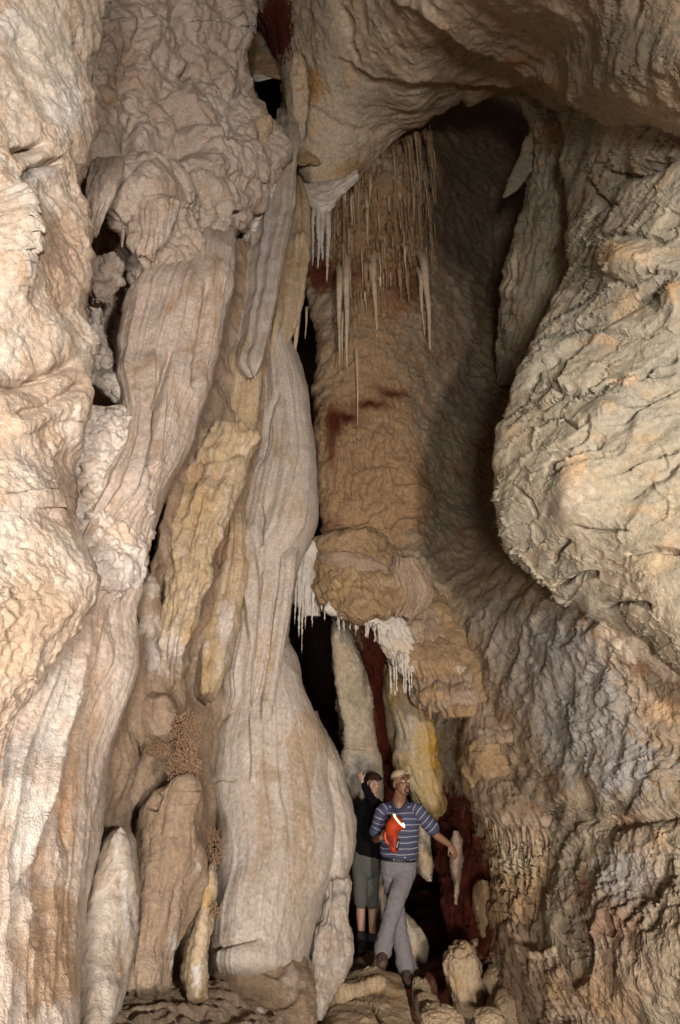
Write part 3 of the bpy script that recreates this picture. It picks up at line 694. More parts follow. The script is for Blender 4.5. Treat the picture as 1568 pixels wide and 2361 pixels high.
loft('broken_column', [(983, 500, 560), (995, 488, 582), (1015, 470, 588), (1045, 445, 580), (1080, 428, 566), (1155, 398, 541), (1210, 380, 522), (1255, 372, 503), (1300, 385, 489), (1330, 398, 480), (1405, 385, 452), (1460, 372, 438), (1530, 372, 414), (1570, 372, 404)],
     M_tan, Y=[(983, 6.0, 6.0), (1570, 5.0, 5.0)], sink=(0, 120, 0.7), T=.36, n=2, sm=12, edge=(3, 22), step=2.6, disp=[('f', 28, .10, 200), ('n', 3, .08, 4), ('b', 570, 1015, 18, 18, .1), ('g', [(440, 1070), (520, 1060), (560, 1040)], 8, .05)],
     tint=[(470, 1100, 50, 60, (.42, .28, .18), .6), (400, 1500, 40, 90, (.55, .48, .42), .6)], label='broken orange tan column leaning under the tan drapery', cat='column', seed=27)
loft('torn_drapery', [(1090, 425, 440), (1130, 395, 428), (1200, 368, 425), (1260, 362, 410), (1300, 372, 398), (1322, 384, 390)], M_mud, Y=5.5, sink=(70, 0, 0.4), T=.1, n=2, sm=10, edge=(3, 14), step=2.4, disp=[('f', 13, .06, 120)], label='ragged brown drapery hanging over the small dark hole', cat='drapery', seed=28)

loft('grey_lump', [(1312, 332, 350), (1340, 320, 364), (1395, 316, 369), (1445, 318, 368), (1490, 326, 360)], M_white, Y=4.95, T=.2, n=2, sm=12, edge=(4, 16), step=2.4, sink=(20, 40, .3), disp=[('n', 5, .07, 4)], label='pale grey lump left of the small dark hole', cat='rock knob', seed=81)
loft('brown_drapery', [(1150, 525, 556), (1230, 522, 572), (1300, 508, 574), (1380, 486, 564), (1460, 466, 548), (1540, 456, 524), (1590, 458, 503), (1612, 470, 490)], M_tan, Y=[(1150, 6.5, 6.6), (1612, 5.7, 5.9)], T=.3, n=2, sm=14, edge=(2, 24), step=2.4, sink=(80, 20, .4), disp=[('w', 22, .11, 1), ('f', 8, .015, 200), ('n', 3, .06, 3)],
     tint=[(520, 1450, 30, 110, (.55, .48, .42), .7), (530, 1260, 40, 60, (.44, .31, .19), .7), (470, 1480, 16, 40, WHITE, .5)], label='brown and white drapery left of the lower white column', cat='drapery', seed=82)
loft('mud_mound', [(1590, 330, 380), (1615, 318, 408), (1680, 310, 420), (1760, 300, 430)], M_mud, Y=5.1, T=.3, n=2.2, sm=12, edge=(3, 20), step=2.6, sink=(20, 100, .5), disp=[('n', 4, .05, 3)], label='round mud mound below the corrugated white column', cat='flowstone mound', seed=83)
loft('mud_slope', [(1365, 958, 1010), (1410, 972, 1046), (1470, 998, 1085), (1530, 1028, 1118), (1580, 1055, 1150), (1625, 1078, 1185), (1680, 1090, 1210)], M_clay, Y=[(1365, 8.1, 7.9), (1680, 7.3, 6.9)], T=.4, n=2.2, sm=14, edge=(4, 20), step=2.4, sink=(30, 60, .4), disp=[('n', 3, .08, 3), ('r', 5, .04, 4)], label='slanting brown crust running from the ledge to the cascade', cat='flowstone', seed=84)
# the great white column and the belly below it
loft('white_column', [(740, 600, 655), (770, 598, 664), (790, 596, 676), (815, 594, 688), (850, 592, 700), (900, 590, 711), (950, 590, 715), (1000, 590, 720), (1050, 578, 723), (1100, 556, 726), (1170, 540, 729), (1210, 530, 727), (1240, 522, 712), (1280, 518, 694), (1330, 518, 688), (1400, 515, 678),
     (1450, 512, 672), (1500, 508, 666), (1550, 500, 657), (1600, 505, 648), (1640, 490, 640), (1700, 482, 600)],
     M_white, Y=[(740, 7.5, 7.5), (1200, 6.9, 7.0), (1700, 6.3, 6.5)], sink=(0, 140, 0.7), T=.55, n=2, sm=16, edge=(2, 34), step=2.4,
     disp=[('w', 34, .06, 1.2), ('w', 12, .018, 1.6), ('f', 6, .008, 400), ('n', 1.5, .05, 2), ('n', 8, .010, 3), ('b', 680, 1160, 45, 130, .14), ('g', [(640, 900), (622, 960), (600, 1080)], 5, .06), ('s', [(572, 1200), (560, 1260), (568, 1400), (575, 1490)], 14, .14), ('s', [(585, 1230), (600, 1330), (590, 1480), (575, 1640)], 16, -.12), ('s', [(650, 1260), (640, 1400), (620, 1560), (610, 1685)], 14, -.12), ('s', [(675, 1270), (668, 1400), (655, 1520), (640, 1640)], 14, -.10), ('g', [(600, 1160), (603, 1260)], 5, .1)],
     tint=[(625, 1520, 25, 130, (.50, .37, .23), .7), (560, 1350, 25, 120, (.48, .43, .39), .5), (600, 1250, 20, 40, (.55, .50, .46), .5), (560, 1120, 30, 60, (.42, .29, .18), .5)],
     label='great smooth white grey column beside the black slit', cat='column', seed=30)
loft('flowstone_belly', [(1470, 570, 664), (1530, 562, 684), (1580, 545, 700), (1640, 522, 722), (1690, 498, 742), (1750, 482, 762), (1800, 475, 775), (1850, 478, 783), (1920, 494, 786), (2000, 497, 770), (2060, 499, 738), (2120, 495, 724), (2200, 486, 708), (2260, 480, 716)],
     M_white, Y=[(1470, 6.9, 7.0), (1800, 6.2, 6.7), (2260, 5.6, 5.9)], sink=(120, 60, 0.5), T=.62, n=2, sm=16, edge=(2, 40), step=2.6, disp=[('n', 1.2, .10, 2), ('w', 46, .035, 1.0), ('f', 9, .010, 300), ('n', 6, .014, 3), ('s', [(575, 1640), (580, 1750), (575, 1800)], 16, .08), ('g', [(600, 2160), (540, 2180), (485, 2190)], 6, .05), ('g', [(480, 1800), (510, 1795), (545, 1797)], 4, .03)],
     tint=[(610, 1850, 34, 190, (.43, .33, .24), .6), (705, 1820, 30, 200, (.42, .33, .24), .6), (650, 1780, 60, 30, (.43, .34, .26), .5), (700, 1880, 22, 220, (.45, .35, .24), .7), (690, 1700, 60, 60, (.46, .35, .24), .6), (560, 1950, 60, 150, (.52, .46, .41), .5), (735, 1650, 25, 90, (.44, .34, .22), .5)], label='swelling white flowstone belly below the great column', cat='flowstone', seed=31)
loft('flowstone_lobe', [(1640, 690, 728), (1700, 700, 758), (1760, 712, 790), (1800, 718, 796), (1840, 724, 811), (1890, 728, 821), (1940, 732, 822), (1980, 736, 816), (2010, 748, 806), (2025, 762, 800)], M_white, Y=[(1640, 7.1, 7.1), (2025, 6.4, 6.6)], sink=(110, 10, 0.5), T=.42, n=2, sm=14, edge=(2, 34), step=2.6,
     disp=[('n', 1.4, .05, 2), ('f', 16, .03, 120), ('n', 8, .012, 3)], tint=[(770, 1700, 25, 100, (.44, .34, .22), .5), (740, 1900, 14, 120, (.50, .38, .24), .4)], label='smooth white lobe bulging towards the two cavers', cat='flowstone', seed=32)
loft('small_column', [(1985, 738, 800), (2010, 740, 806), (2060, 742, 804), (2110, 738, 803), (2150, 722, 806), (2200, 712, 812), (2240, 706, 800), (2290, 712, 770), (2350, 715, 740)], M_white, Y=[(1985, 6.9, 7.0), (2350, 6.0, 6.3)], sink=(0, 0, 0.5), T=.3, n=2, sm=16, edge=(3, 20), step=2.6,
     disp=[('n', 3, .10, 3), ('f', 12, .05, 90), ('b', 770, 2040, 14, 40, -.15)], tint=[(770, 2050, 30, 50, (.33, .30, .28), .6), (790, 2090, 14, 20, WHITE, .5), (770, 2180, 40, 60, (.42, .33, .27), .6)], label='short knobbly column under the white lobe', cat='column', seed=33)
loft('stepped_mound', [(2130, 590, 650), (2150, 520, 668), (2175, 490, 684), (2215, 482, 706), (2250, 480, 716), (2300, 486, 724), (2361, 490, 728), (2460, 490, 735)], M_mud, Y=[(2130, 6.2, 6.1), (2460, 5.0, 5.2)], sink=(60, 0, 0.2), T=.5, n=2.2, sm=12, edge=(3, 20), step=2.6,
     disp=[('n', 2, .08, 3), ('l', 9, .03, (.05, -.2, 1), 1.2), ('g', [(590, 2215), (650, 2200)], 8, .08)], tint=[(600, 2345, 22, 20, WHITE, .6), (670, 2260, 40, 80, (.46, .38, .31), .5)], label='brown mound with small stepped rims at the foot of the belly', cat='flowstone mound', seed=34)
loft('mud_wedge', [(1798, 412, 440), (1808, 395, 452), (1828, 350, 462), (1870, 326, 462), (1930, 322, 470), (1970, 320, 478), (2020, 316, 466), (2060, 310, 452), (2140, 305, 424), (2190, 298, 396), (2230, 292, 394), (2300, 284, 392)], M_mud, Y=[(1798, 5.0, 5.1), (2300, 4.4, 4.7)], sink=(20, 40, 0.3), T=.36, n=2, sm=10, edge=(2.5, 24), step=2.6,
     disp=[('n', 2.4, .09, 3), ('f', 20, .03, 200), ('b', 425, 1840, 26, 40, .12), ('g', [(370, 1830), (350, 1870)], 8, .08), ('s', [(470, 1990), (440, 2080), (425, 2140), (392, 2200)], 10, .08)], tint=[(395, 2180, 30, 70, (.60, .55, .50), .6), (450, 2000, 14, 80, (.55, .48, .42), .5)], label='brown wedge shaped mass tapering to its white foot', cat='flowstone', seed=35)
loft('pale_stalagmite', [(1906, 268, 288), (1916, 254, 304), (1935, 242, 315), (1965, 233, 319), (1985, 226, 321), (2010, 216, 321), (2060, 196, 318), (2130, 184, 314), (2200, 182, 306), (2280, 186, 296), (2330, 190, 280), (2370, 196, 260)], M_white, Y=[(1906, 4.3, 4.4), (2370, 3.7, 4.05)], T=.3, n=2, sm=8, edge=(2, 24), step=2.6,
     disp=[('n', 3, .05, 3), ('n', 9, .02, 3)], tint=[(280, 1935, 40, 30, (.38, .33, .29), .6), (290, 2080, 16, 120, (.66, .62, .58), .6), (275, 2230, 10, 40, (.52, .32, .14), .5)], label='round topped pale stalagmite beside the long drapery', cat='stalagmite', seed=36)
loft('tan_stalagmite', [(1965, 486, 498), (1990, 478, 500), (2050, 466, 497), (2120, 446, 490), (2160, 434, 486), (2200, 424, 482), (2250, 416, 480), (2300, 430, 478), (2318, 445, 472)], M_tan, Y=[(1965, 5.1, 5.1), (2318, 4.7, 4.7)], sink=(30, 20, 0.3), T=.16, n=2, sm=8, edge=(2.5, 18), step=2.4, disp=[('n', 5, .05, 3)],
     tint=[(455, 2250, 30, 60, (.60, .56, .53), .6), (480, 2060, 20, 60, (.50, .33, .15), .5)], label='slim tan stalagmite between the wedge and the mound', cat='stalagmite', seed=37)
loft('rimmed_shelf', [(2268, 290, 480), (2282, 240, 520), (2300, 222, 560), (2330, 212, 600), (2361, 208, 640), (2470, 190, 660)], M_mud, Y=[(2268, 5.0, 5.4), (2470, 3.5, 4.2)], T=.3, n=2.4, sm=8, edge=(4, 14), step=2.6, disp=[('n', 5, .10, 4), ('l', 9, .025, (.2, -.5, .8), 1.8), ('p', 14, .03)],
     tint=[(330, 2340, 80, 30, (.52, .42, .32), .6)], label='shelf of curled mud rims along the bottom edge', cat='flowstone shelf', seed=38)

# ------------------------------------------------------------------ right of the slit
ledge = empty('brown_ledge', at(860, 1424, 7.6), 'brown clay ledge with mud lobes jutting out above the two cavers', 'rock ledge')
loft('ledge_body', [(1222, 800, 850), (1232, 760, 872), (1245, 728, 890), (1268, 716, 912), (1290, 718, 938), (1310, 722, 958), (1340, 722, 985), (1366, 728, 1003), (1385, 736, 985), (1400, 752, 955), (1412, 780, 935), (1424, 830, 905)], M_clay, Y=[(1222, 8.0, 8.2), (1424, 7.4, 7.8)], T=.75, n=2.2, sm=10, edge=(4, 18), step=2.4,
     disp=[('n', 2, .10, 3), ('r', 4, .04, 4), ('p', 9, .05), ('f', 11, .04, 60)],
     tint=[(800, 1350, 70, 50, (.42, .29, .15), .6), (930, 1340, 50, 50, (.36, .25, .15), .6)], parent=ledge, seed=40)
loft('ledge_lobe', [(1272, 745, 830), (1288, 733, 885), (1305, 745, 905), (1325, 790, 908), (1345, 830, 902), (1362, 856, 890), (1376, 868, 880)], M_mud, Y=7.35, T=.28, n=2, sm=8, edge=(3, 14), step=2.2, disp=[('n', 3, .04, 3), ('l', 9, .012, (.2, 0, 1), 1)], parent=ledge, seed=66)
loft('ledge_slab', [(1222, 800, 850), (1230, 760, 872), (1243, 726, 890), (1262, 722, 890), (1274, 790, 875)], M_clay, Y=7.55, T=.38, n=2.2, sm=6, edge=(3, 12), step=2.2, disp=[('n', 3, .07, 3), ('r', 7, .03, 3)], parent=ledge, seed=67)
loft('ledge_dome', [(1288, 915, 945), (1305, 900, 965), (1335, 893, 988), (1365, 892, 1004), (1390, 898, 990), (1412, 912, 955), (1422, 922, 938)], M_mud, Y=7.5, T=.38, n=2, sm=8, edge=(3, 12), step=2.2, disp=[('f', 11, .11, 120), ('n', 4, .04, 3)], parent=ledge, seed=68)
for q_, (rw, lb) in enumerate([([(1190, 566, 596), (1240, 560, 602), (1320, 556, 602), (1400, 560, 596), (1460, 566, 588), (1492, 573, 579)], 'leftmost hanging fold on the lower white column'),
                ([(1270, 596, 640), (1340, 592, 638), (1420, 590, 630), (1500, 584, 620), (1590, 573, 598), (1645, 575, 582)], 'middle hanging fold on the lower white column'),
                ([(1240, 646, 690), (1320, 640, 682), (1420, 628, 668), (1550, 612, 646), (1640, 605, 628), (1690, 608, 615)], 'rightmost hanging fold on the lower white column')]):
    loft('column_fold', rw, M_white, sink=(60, 50, .25), Y=[(1190, 6.55, 6.55), (1700, 6.0, 6.0)], T=.13, n=2, sm=12, edge=(2, 22), step=2.2, disp=[('w', 15, .06, 1.0), ('f', 6, .012, 300), ('n', 5, .02, 3)], tint=[(rw[3][1] + 10, 1500, 22, 140, (.50, .37, .24), .5)], label=lb, cat='drapery', seed=70 + q_)
loft('white_fringe', [(1252, 700, 718), (1265, 690, 732), (1300, 684, 724), (1340, 680, 722), (1380, 676, 728), (1400, 690, 736), (1420, 700, 734)], M_calc, Y=7.6, T=.2, n=2, sm=8, edge=(3, 12), step=2.2, disp=[('f', 8, .09, 90)], tint=[(705, 1350, 40, 80, (.55, .52, .48), .5)], label='white fluted fringe at the left end of the brown ledge', cat='calcite fringe', seed=41)
loft('calcite_band', [(750, 1392, 1412), (762, 1380, 1420), (790, 1384, 1422), (810, 1400, 1428), (830, 1408, 1440), (860, 1412, 1446), (880, 1420, 1470), (910, 1432, 1478), (930, 1440, 1470)], M_calc, axis='x', Y=[(750, 7.1, 7.1), (930, 7.3, 7.3)], T=.12, n=2, sm=6, edge=(4, 10), step=2.2, label='bright white crust along the underside of the brown ledge', cat='calcite crust', seed=42)
terr = empty('terraced_ledge', at(1000, 1640, 7.4), 'brown terraces stepping down to the right from the clay ledge', 'rock ledge')
for q_, (rw, Ys) in enumerate([([(1385, 905, 992, .5), (1410, 890, 1014, .6), (1440, 880, 1032, .8), (1464, 882, 1038, 1.0), (1480, 892, 1038, 1.0), (1490, 908, 1030, .9)], (7.9, 7.75)),
        ([(1470, 905, 1045, .5), (1500, 898, 1064, .75), (1532, 912, 1086, 1.0), (1550, 926, 1088, 1.0), (1560, 944, 1080, .9)], (7.7, 7.5)),
        ([(1540, 962, 1088, .5), (1570, 948, 1106, .75), (1598, 944, 1116, 1.0), (1620, 950, 1118, 1.0), (1632, 972, 1112, .9)], (7.6, 7.3)),
        ([(1608, 1004, 1112, .6), (1635, 1008, 1112, .9), (1652, 1026, 1104, .9)], (7.45, 7.25))]):
    loft('terrace', rw, M_clay if q_ % 2 else M_mud, Y=Ys, sink=(24, 0, .3), T=.55, n=2.2, sm=8, edge=(5, 14), step=2.3, parent=terr, seed=90 + q_, disp=[('n', 2.4, .08, 4), ('p', 7, .05), ('f', 11, .07, 60), ('n', 9, .02, 3)],
         tint=[(1000, 1600, 50, 24, (.46, .31, .15), .6), (960, 1460, 40, 30, (.47, .38, .26), .5), (1060, 1545, 40, 14, (.50, .42, .32), .5)])
loft('straw_bank', [(1425, 890, 915), (1440, 872, 935), (1470, 870, 950), (1500, 885, 975), (1520, 900, 985), (1540, 915, 985), (1550, 930, 975)], M_calc, Y=7.4, T=.2, n=2, sm=8, edge=(4, 12), step=2.2, disp=[('f', 8, .10, 80)], tint=[(920, 1500, 50, 50, (.56, .48, .38), .6)], label='whitish fluted bank that carries the row of straws', cat='calcite bank', seed=44)

loft('passage_slab', [(1425, 766, 790), (1470, 763, 815), (1550, 770, 845), (1600, 775, 858), (1680, 788, 866), (1720, 792, 870), (1740, 788, 880), (1790, 790, 884), (1860, 800, 880), (1900, 810, 870)], M_lime_smooth, Y=[(1425, 8.7, 8.9), (1900, 8.9, 9.1)], sink=(30, 60, 0.3), T=.22, n=2.6, sm=12, edge=(2, 26), step=2.6, disp=[('n', 2, .06, 3), ('g', [(790, 1722), (860, 1726)], 4, .05)],
     tint=[(820, 1600, 40, 100, (.38, .33, .22), .6), (830, 1780, 50, 60, (.34, .31, .28), .7)], label='grey tan slab standing behind the cavers beside the black slit', cat='rock slab', seed=45)
loft('passage_column', [(1500, 905, 930), (1560, 895, 950), (1640, 905, 1000), (1700, 915, 1020), (1760, 912, 1030), (1830, 940, 1040), (1870, 965, 1050), (1900, 1000, 1060)], M_amber, Y=[(1500, 8.6, 8.6), (1900, 8.3, 8.4)], sink=(60, 60, 0.4), T=.3, n=2, sm=14, edge=(3, 22), step=2.6, disp=[('n', 2, .10, 3), ('f', 20, .05, 200)],
     tint=[(935, 1680, 35, 90, (.40, .34, .25), .8), (1000, 1740, 30, 120, AMBER_GLOW, .6), (950, 1820, 25, 60, (.36, .30, .20), .6)], label='bulging wall coloured with amber lamp glow right behind the man', cat='flowstone', seed=46)
loft('edge_slab', [(1440, 880, 890), (1520, 880, 915), (1600, 882, 925), (1680, 890, 935), (1760, 905, 945), (1800, 915, 940)], M_alcove, Y=9.0, T=.15, n=2, sm=12, edge=(3, 20), step=2.8, label='narrow dim slab between the red gap and the amber wall', cat='rock slab', seed=47)
loft('hanging_rock', [(1840, 945, 975), (1880, 958, 985), (1920, 962, 990), (1960, 960, 995), (1990, 958, 1000), (2015, 965, 1000), (2032, 985, 998)], M_lime_smooth, Y=8.5, T=.18, n=2, sm=10, edge=(3, 14), step=2.6, disp=[('n', 4, .06, 3)], label='lumpy tan rock behind the man and his belt', cat='rock', seed=48)
loft('hand_stalagmite', [(1915, 1046, 1056), (1940, 1038, 1066), (1975, 1036, 1068), (2010, 1038, 1066), (2028, 1044, 1062), (2070, 1048, 1056), (2085, 1050, 1053)], M_mud, Y=7.55, T=.12, n=2, sm=8, edge=(5, 14), disp=[('n', 5, .06, 3)], step=2.4, label='pale rock knob gripped by the man in stripes', cat='rock', seed=49)
loft('passage_boulder', [(1990, 866, 885), (2040, 856, 893), (2100, 850, 895), (2130, 855, 890), (2160, 860, 885)], M_lime_smooth, Y=8.6, T=.25, n=2.2, sm=10, edge=(3, 14), step=2.8, label='upright tan rock between the two cavers', cat='rock', seed=50)
loft('passage_boulder', [(2105, 925, 935), (2130, 918, 958), (2160, 915, 980), (2190, 915, 990), (2230, 920, 985), (2260, 930, 975)], M_lime_smooth, Y=8.0, T=.3, n=2.2, sm=10, edge=(3, 14), step=2.8, disp=[('n', 3, .06, 3)], label='rounded tan boulder behind the lower boot of the man', cat='boulder', seed=51)
loft('passage_boulder', [(2190, 845, 860), (2210, 815, 880), (2235, 790, 890), (2262, 750, 880), (2290, 740, 850)], M_mud, Y=[(2190, 7.9, 7.9), (2290, 6.9, 6.9)], T=.3, n=2.2, sm=10, edge=(4, 14), step=2.8, label='low brown rock under the boots of the woman', cat='boulder', seed=511)

# right flowstone cascade
casc = empty('flowstone_cascade', at(1230, 2300, 5.6), 'tiered brown flowstone cascade right of the man', 'flowstone cascade')
loft('upper_cap', [(1596, 1100, 1150, .5), (1615, 1084, 1182, .6), (1650, 1074, 1222, .75), (1685, 1068, 1244, .95), (1704, 1068, 1250, 1.05), (1712, 1076, 1248, 1.0)], M_mud, Y=[(1596, 7.4, 7.0), (1712, 7.2, 6.7)], sink=(34, 0, .5), T=.6, n=2.2, sm=8, edge=(4, 16), step=2.4, parent=casc,
     disp=[('n', 2, .06, 3), ('n', 8, .02, 3), ('f', 14, .03, 60), ('l', 8, .015, (.1, -.1, 1), .8)], tint=[(1110, 1692, 40, 14, (.44, .35, .26), .5)], seed=52)
loft('middle_body', [(1690, 1070, 1240), (1730, 1064, 1250), (1770, 1064, 1266), (1810, 1070, 1285), (1870, 1090, 1300)], M_clay, Y=[(1690, 7.3, 6.9), (1870, 7.1, 6.5)], T=.5, n=2.2, sm=10, edge=(5, 18), step=2.4, parent=casc, disp=[('n', 2.2, .10, 4), ('r', 5, .04, 4), ('b', 1115, 1740, 40, 40, .1)], seed=53)
loft('wide_cap', [(1778, 1120, 1240, .45), (1800, 1090, 1278, .6), (1835, 1084, 1298, .8), (1865, 1092, 1314, .95), (1888, 1104, 1324, 1.05), (1900, 1120, 1324, 1.05), (1906, 1140, 1316, .95)], M_mud, Y=[(1778, 7.1, 6.5), (1906, 6.95, 6.1)], sink=(34, 0, .5), T=.8, n=2.2, sm=8, edge=(4, 16), step=2.4, parent=casc,
     disp=[('n', 2, .06, 3), ('n', 8, .02, 3), ('f', 13, .04, 60), ('l', 8, .015, (.1, -.1, 1), .8)], tint=[(1250, 1860, 70, 30, (.36, .235, .14), .6), (1150, 1890, 50, 30, (.47, .38, .27), .6)], seed=54)
loft('fluted_apron', [(1880, 1112, 1318, .9), (1930, 1124, 1330), (1980, 1136, 1338), (2040, 1140, 1346), (2110, 1132, 1360, .9), (2150, 1140, 1370, .8)], M_clay, Y=[(1880, 7.0, 6.2), (2150, 6.7, 5.8)], sink=(0, 50, .4), T=.66, n=2.2, sm=12, edge=(5, 18), step=2.4, parent=casc,
     disp=[('f', 15, .14, 110), ('n', 2, .08, 3), ('n', 7, .03, 3)], tint=[(1200, 1970, 90, 90, (.47, .385, .27), .7)], seed=55)
loft('lower_dome', [(2080, 1236, 1262, .2), (2092, 1200, 1310, .4), (2108, 1165, 1345, .65), (2140, 1148, 1380, .9), (2180, 1150, 1400, 1.05), (2215, 1160, 1412), (2260, 1176, 1425), (2300, 1200, 1440), (2361, 1240, 1470), (2460, 1260, 1500)], M_mud, Y=[(2085, 6.7, 5.9), (2460, 5.4, 4.8)], sink=(34, 0, .5), T=.75, n=2.2, sm=10, edge=(4, 18), step=2.4, parent=casc,
     disp=[('n', 1.8, .09, 3), ('n', 7, .03, 3), ('s', [(1175, 2165), (1240, 2195), (1300, 2190), (1380, 2160)], 26, -.13, 6), ('f', 14, .05, 90)], tint=[(1270, 2205, 50, 26, (.47, .38, .27), .7), (1300, 2300, 120, 70, (.36, .25, .14), .5)], seed=56)
loft('cascade_foot', [(2030, 1098, 1130), (2050, 1092, 1150), (2090, 1090, 1160), (2130, 1098, 1165), (2160, 1108, 1162), (2190, 1126, 1150), (2200, 1132, 1142)], M_clay, Y=6.9, T=.25, n=2, sm=8, edge=(4, 14), step=2.6, disp=[('n', 3, .06, 4)], label='tan rounded foot on the left flank of the cascade', cat='flowstone', seed=53)

# ------------------------------------------------------------------ floor and boulders
def floor():
    xs = np.linspace(-5, 6, 160); ys = np.linspace(-3, 16, 260)
    X, Yy = np.meshgrid(xs, ys)
    P = np.stack([X, Yy, 0 * X], -1)
    z = -.55 + .25 * fbm(P * .8, 4) + .10 * fbm(P * 3, 4) - .25 * np.exp(-((X - .9) / .5) ** 2 - ((Yy - 6.8) / .9) ** 2)
    P[..., 2] = z
    tag(mesh_obj('cave_floor', P.reshape(-1, 3), grid_faces(260, 160, False), M_red), kind='structure')
floor()

def boulder(name, px, py, Y, rx, ry, mat, label, seed, flat=1.0, tilt=0, depth=None, rough=1.0, tintc=None):
    """a rock of its own size: radii given in photo pixels at its distance"""
    c = at(px, py, Y)
    m = np.linalg.norm(at(px + 1, py, Y) - c)
    nu, nv = 90, 60
    u = np.linspace(0, 2 * math.pi, nu, endpoint=False); v = np.linspace(0.02, math.pi - .02, nv)
    U, V = np.meshgrid(u, v)
    d = np.stack([np.sin(V) * np.cos(U), np.sin(V) * np.sin(U), np.cos(V)], -1)
    q = np.sign(d) * np.abs(d) ** .8
    rad = np.array([rx * m, (depth or rx * m), ry * m])
    h = 1 + rough * (.16 * fbm(d * 1.6 + seed * 3.7, 3) + .10 * fbm(d * 4 + seed, 4, .6) + .05 * fbm(d * 11 + seed, 3, ridged=True))
    P = q * rad * h[..., None]
    t = R(tilt)
    P = np.stack([P[..., 0] * math.cos(t) - P[..., 2] * math.sin(t), P[..., 1], P[..., 0] * math.sin(t) + P[..., 2] * math.cos(t)], -1) + c
    o = mesh_obj(name, P.reshape(-1, 3), grid_faces(nv, nu, True)[:, ::-1], mat)
    return tag(o, label, 'boulder')

loft('boulder', [(2238, 840, 884), (2246, 800, 902), (2258, 778, 914), (2274, 766, 926), (2290, 758, 936), (2320, 748, 946), (2361, 735, 958), (2460, 720, 980)], M_bould, Y=[(2238, 7.1, 7.1), (2300, 6.5, 6.6), (2460, 5.4, 5.6)], T=.45, n=2.6, sm=8, edge=(3, 16), step=2.6,
     disp=[('n', 1.8, .08, 3), ('s', [(770, 2300), (810, 2290), (850, 2275), (890, 2270)], 16, .1), ('g', [(850, 2295), (865, 2330), (880, 2361)], 4, .08), ('s', [(905, 2230), (930, 2280), (950, 2361)], 20, -.08)], tint=[(910, 2290, 20, 60, (.45, .30, .14), .6), (820, 2330, 50, 30, (.32, .26, .18), .5)],
     label='big flat topped boulder under the front foot of the man', cat='boulder', seed=60)
boulder('boulder', 1072, 2255, 6.7, 42, 62, M_bould, 'tall knobbly brown boulder at the foot of the cascade', 2, tilt=12, rough=1.5)
boulder('boulder', 1058, 2184, 6.9, 13, 14, M_bould, 'small stone perched left on the tall knobbly boulder', 3)
boulder('boulder', 1100, 2190, 6.9, 17, 20, M_bould, 'small stone behind the top of the tall knobbly boulder', 4)
boulder('boulder', 1155, 2262, 6.4, 36, 30, M_bould, 'angular tan boulder right of the tall knobbly boulder', 5, tilt=20)
boulder('boulder', 1190, 2325, 6.0, 46, 36, M_bould, 'broad low boulder below the cascade foot', 6)
boulder('boulder', 985, 2318, 6.3, 26, 22, M_bould, 'round dim boulder in the dark pit', 7)
boulder('boulder', 1018, 2352, 5.9, 46, 24, M_bould, 'rough boulder on the bottom edge below the pit', 8, rough=1.5)
boulder('boulder', 1130, 2356, 5.9, 34, 22, M_bould, 'rough boulder on the bottom edge right of the pit', 9, rough=1.4)
boulder('boulder', 972, 2290, 6.7, 20, 26, M_bould, 'narrow broken rock beside the big flat topped boulder', 10, rough=1.6)
boulder('boulder', 1000, 2268, 7.2, 26, 20, M_red, 'dark reddish rock behind the narrow broken rock', 11)

# ------------------------------------------------------------------ stalactites
def stalactite(name, px, y0, y1, Y, w, mat, label, group=None, cat='stalactite', tip=.12, wob=.4, curve=1.4, seed=0, root=.3):
    a = at(px, y0, Y); b = at(px, y1, Y)
    m = np.linalg.norm(at(px + 1, (y0 + y1) / 2, Y) - at(px, (y0 + y1) / 2, Y))
    L = a[2] - b[2]
    a[2] += .05
    ns, nr = 14, max(14, int((y1 - y0) / 2.2))
    t = np.linspace(0, 1, nr)
    rad = w * .5 * m * (tip + (1 - tip) * (1 - t) ** curve) * np.where(t > .985, .55, 1)
    ang = np.linspace(0, 2 * math.pi, ns, endpoint=False)
    z = a[2] - t * (L + .05)
    off = np.stack([t * 7 + seed * 1.7, 0 * t + seed, 0 * t], -1)
    ox = perlin(off * .35) * w * m * .5 * wob; oy = perlin(off * .35 + 9) * w * m * .4 * wob
    T_, A_ = np.meshgrid(t, ang, indexing='ij')
    nz = fbm(np.stack([np.cos(A_) * .9, np.sin(A_) * .9 + seed, T_ * L * 5], -1) * 1.2, 3)
    rr = rad[:, None] * (1 + .35 * wob * nz)
    rt = root * np.clip(1 - t / .45, 0, 1) ** 1.6
    P = np.stack([a[0] + ox[:, None] + rr * np.cos(A_), a[1] + (oy + rt)[:, None] + rr * np.sin(A_), z[:, None] + 0 * A_], -1)
    P = np.concatenate([P, np.repeat(P[-1:].mean(1, keepdims=True) - np.array([0, 0, w * m * .1]), ns, 1)])
    o = mesh_obj(name, P.reshape(-1, 3), grid_faces(nr + 1, ns, True), mat, origin=a)
    return tag(o, label, cat, group)

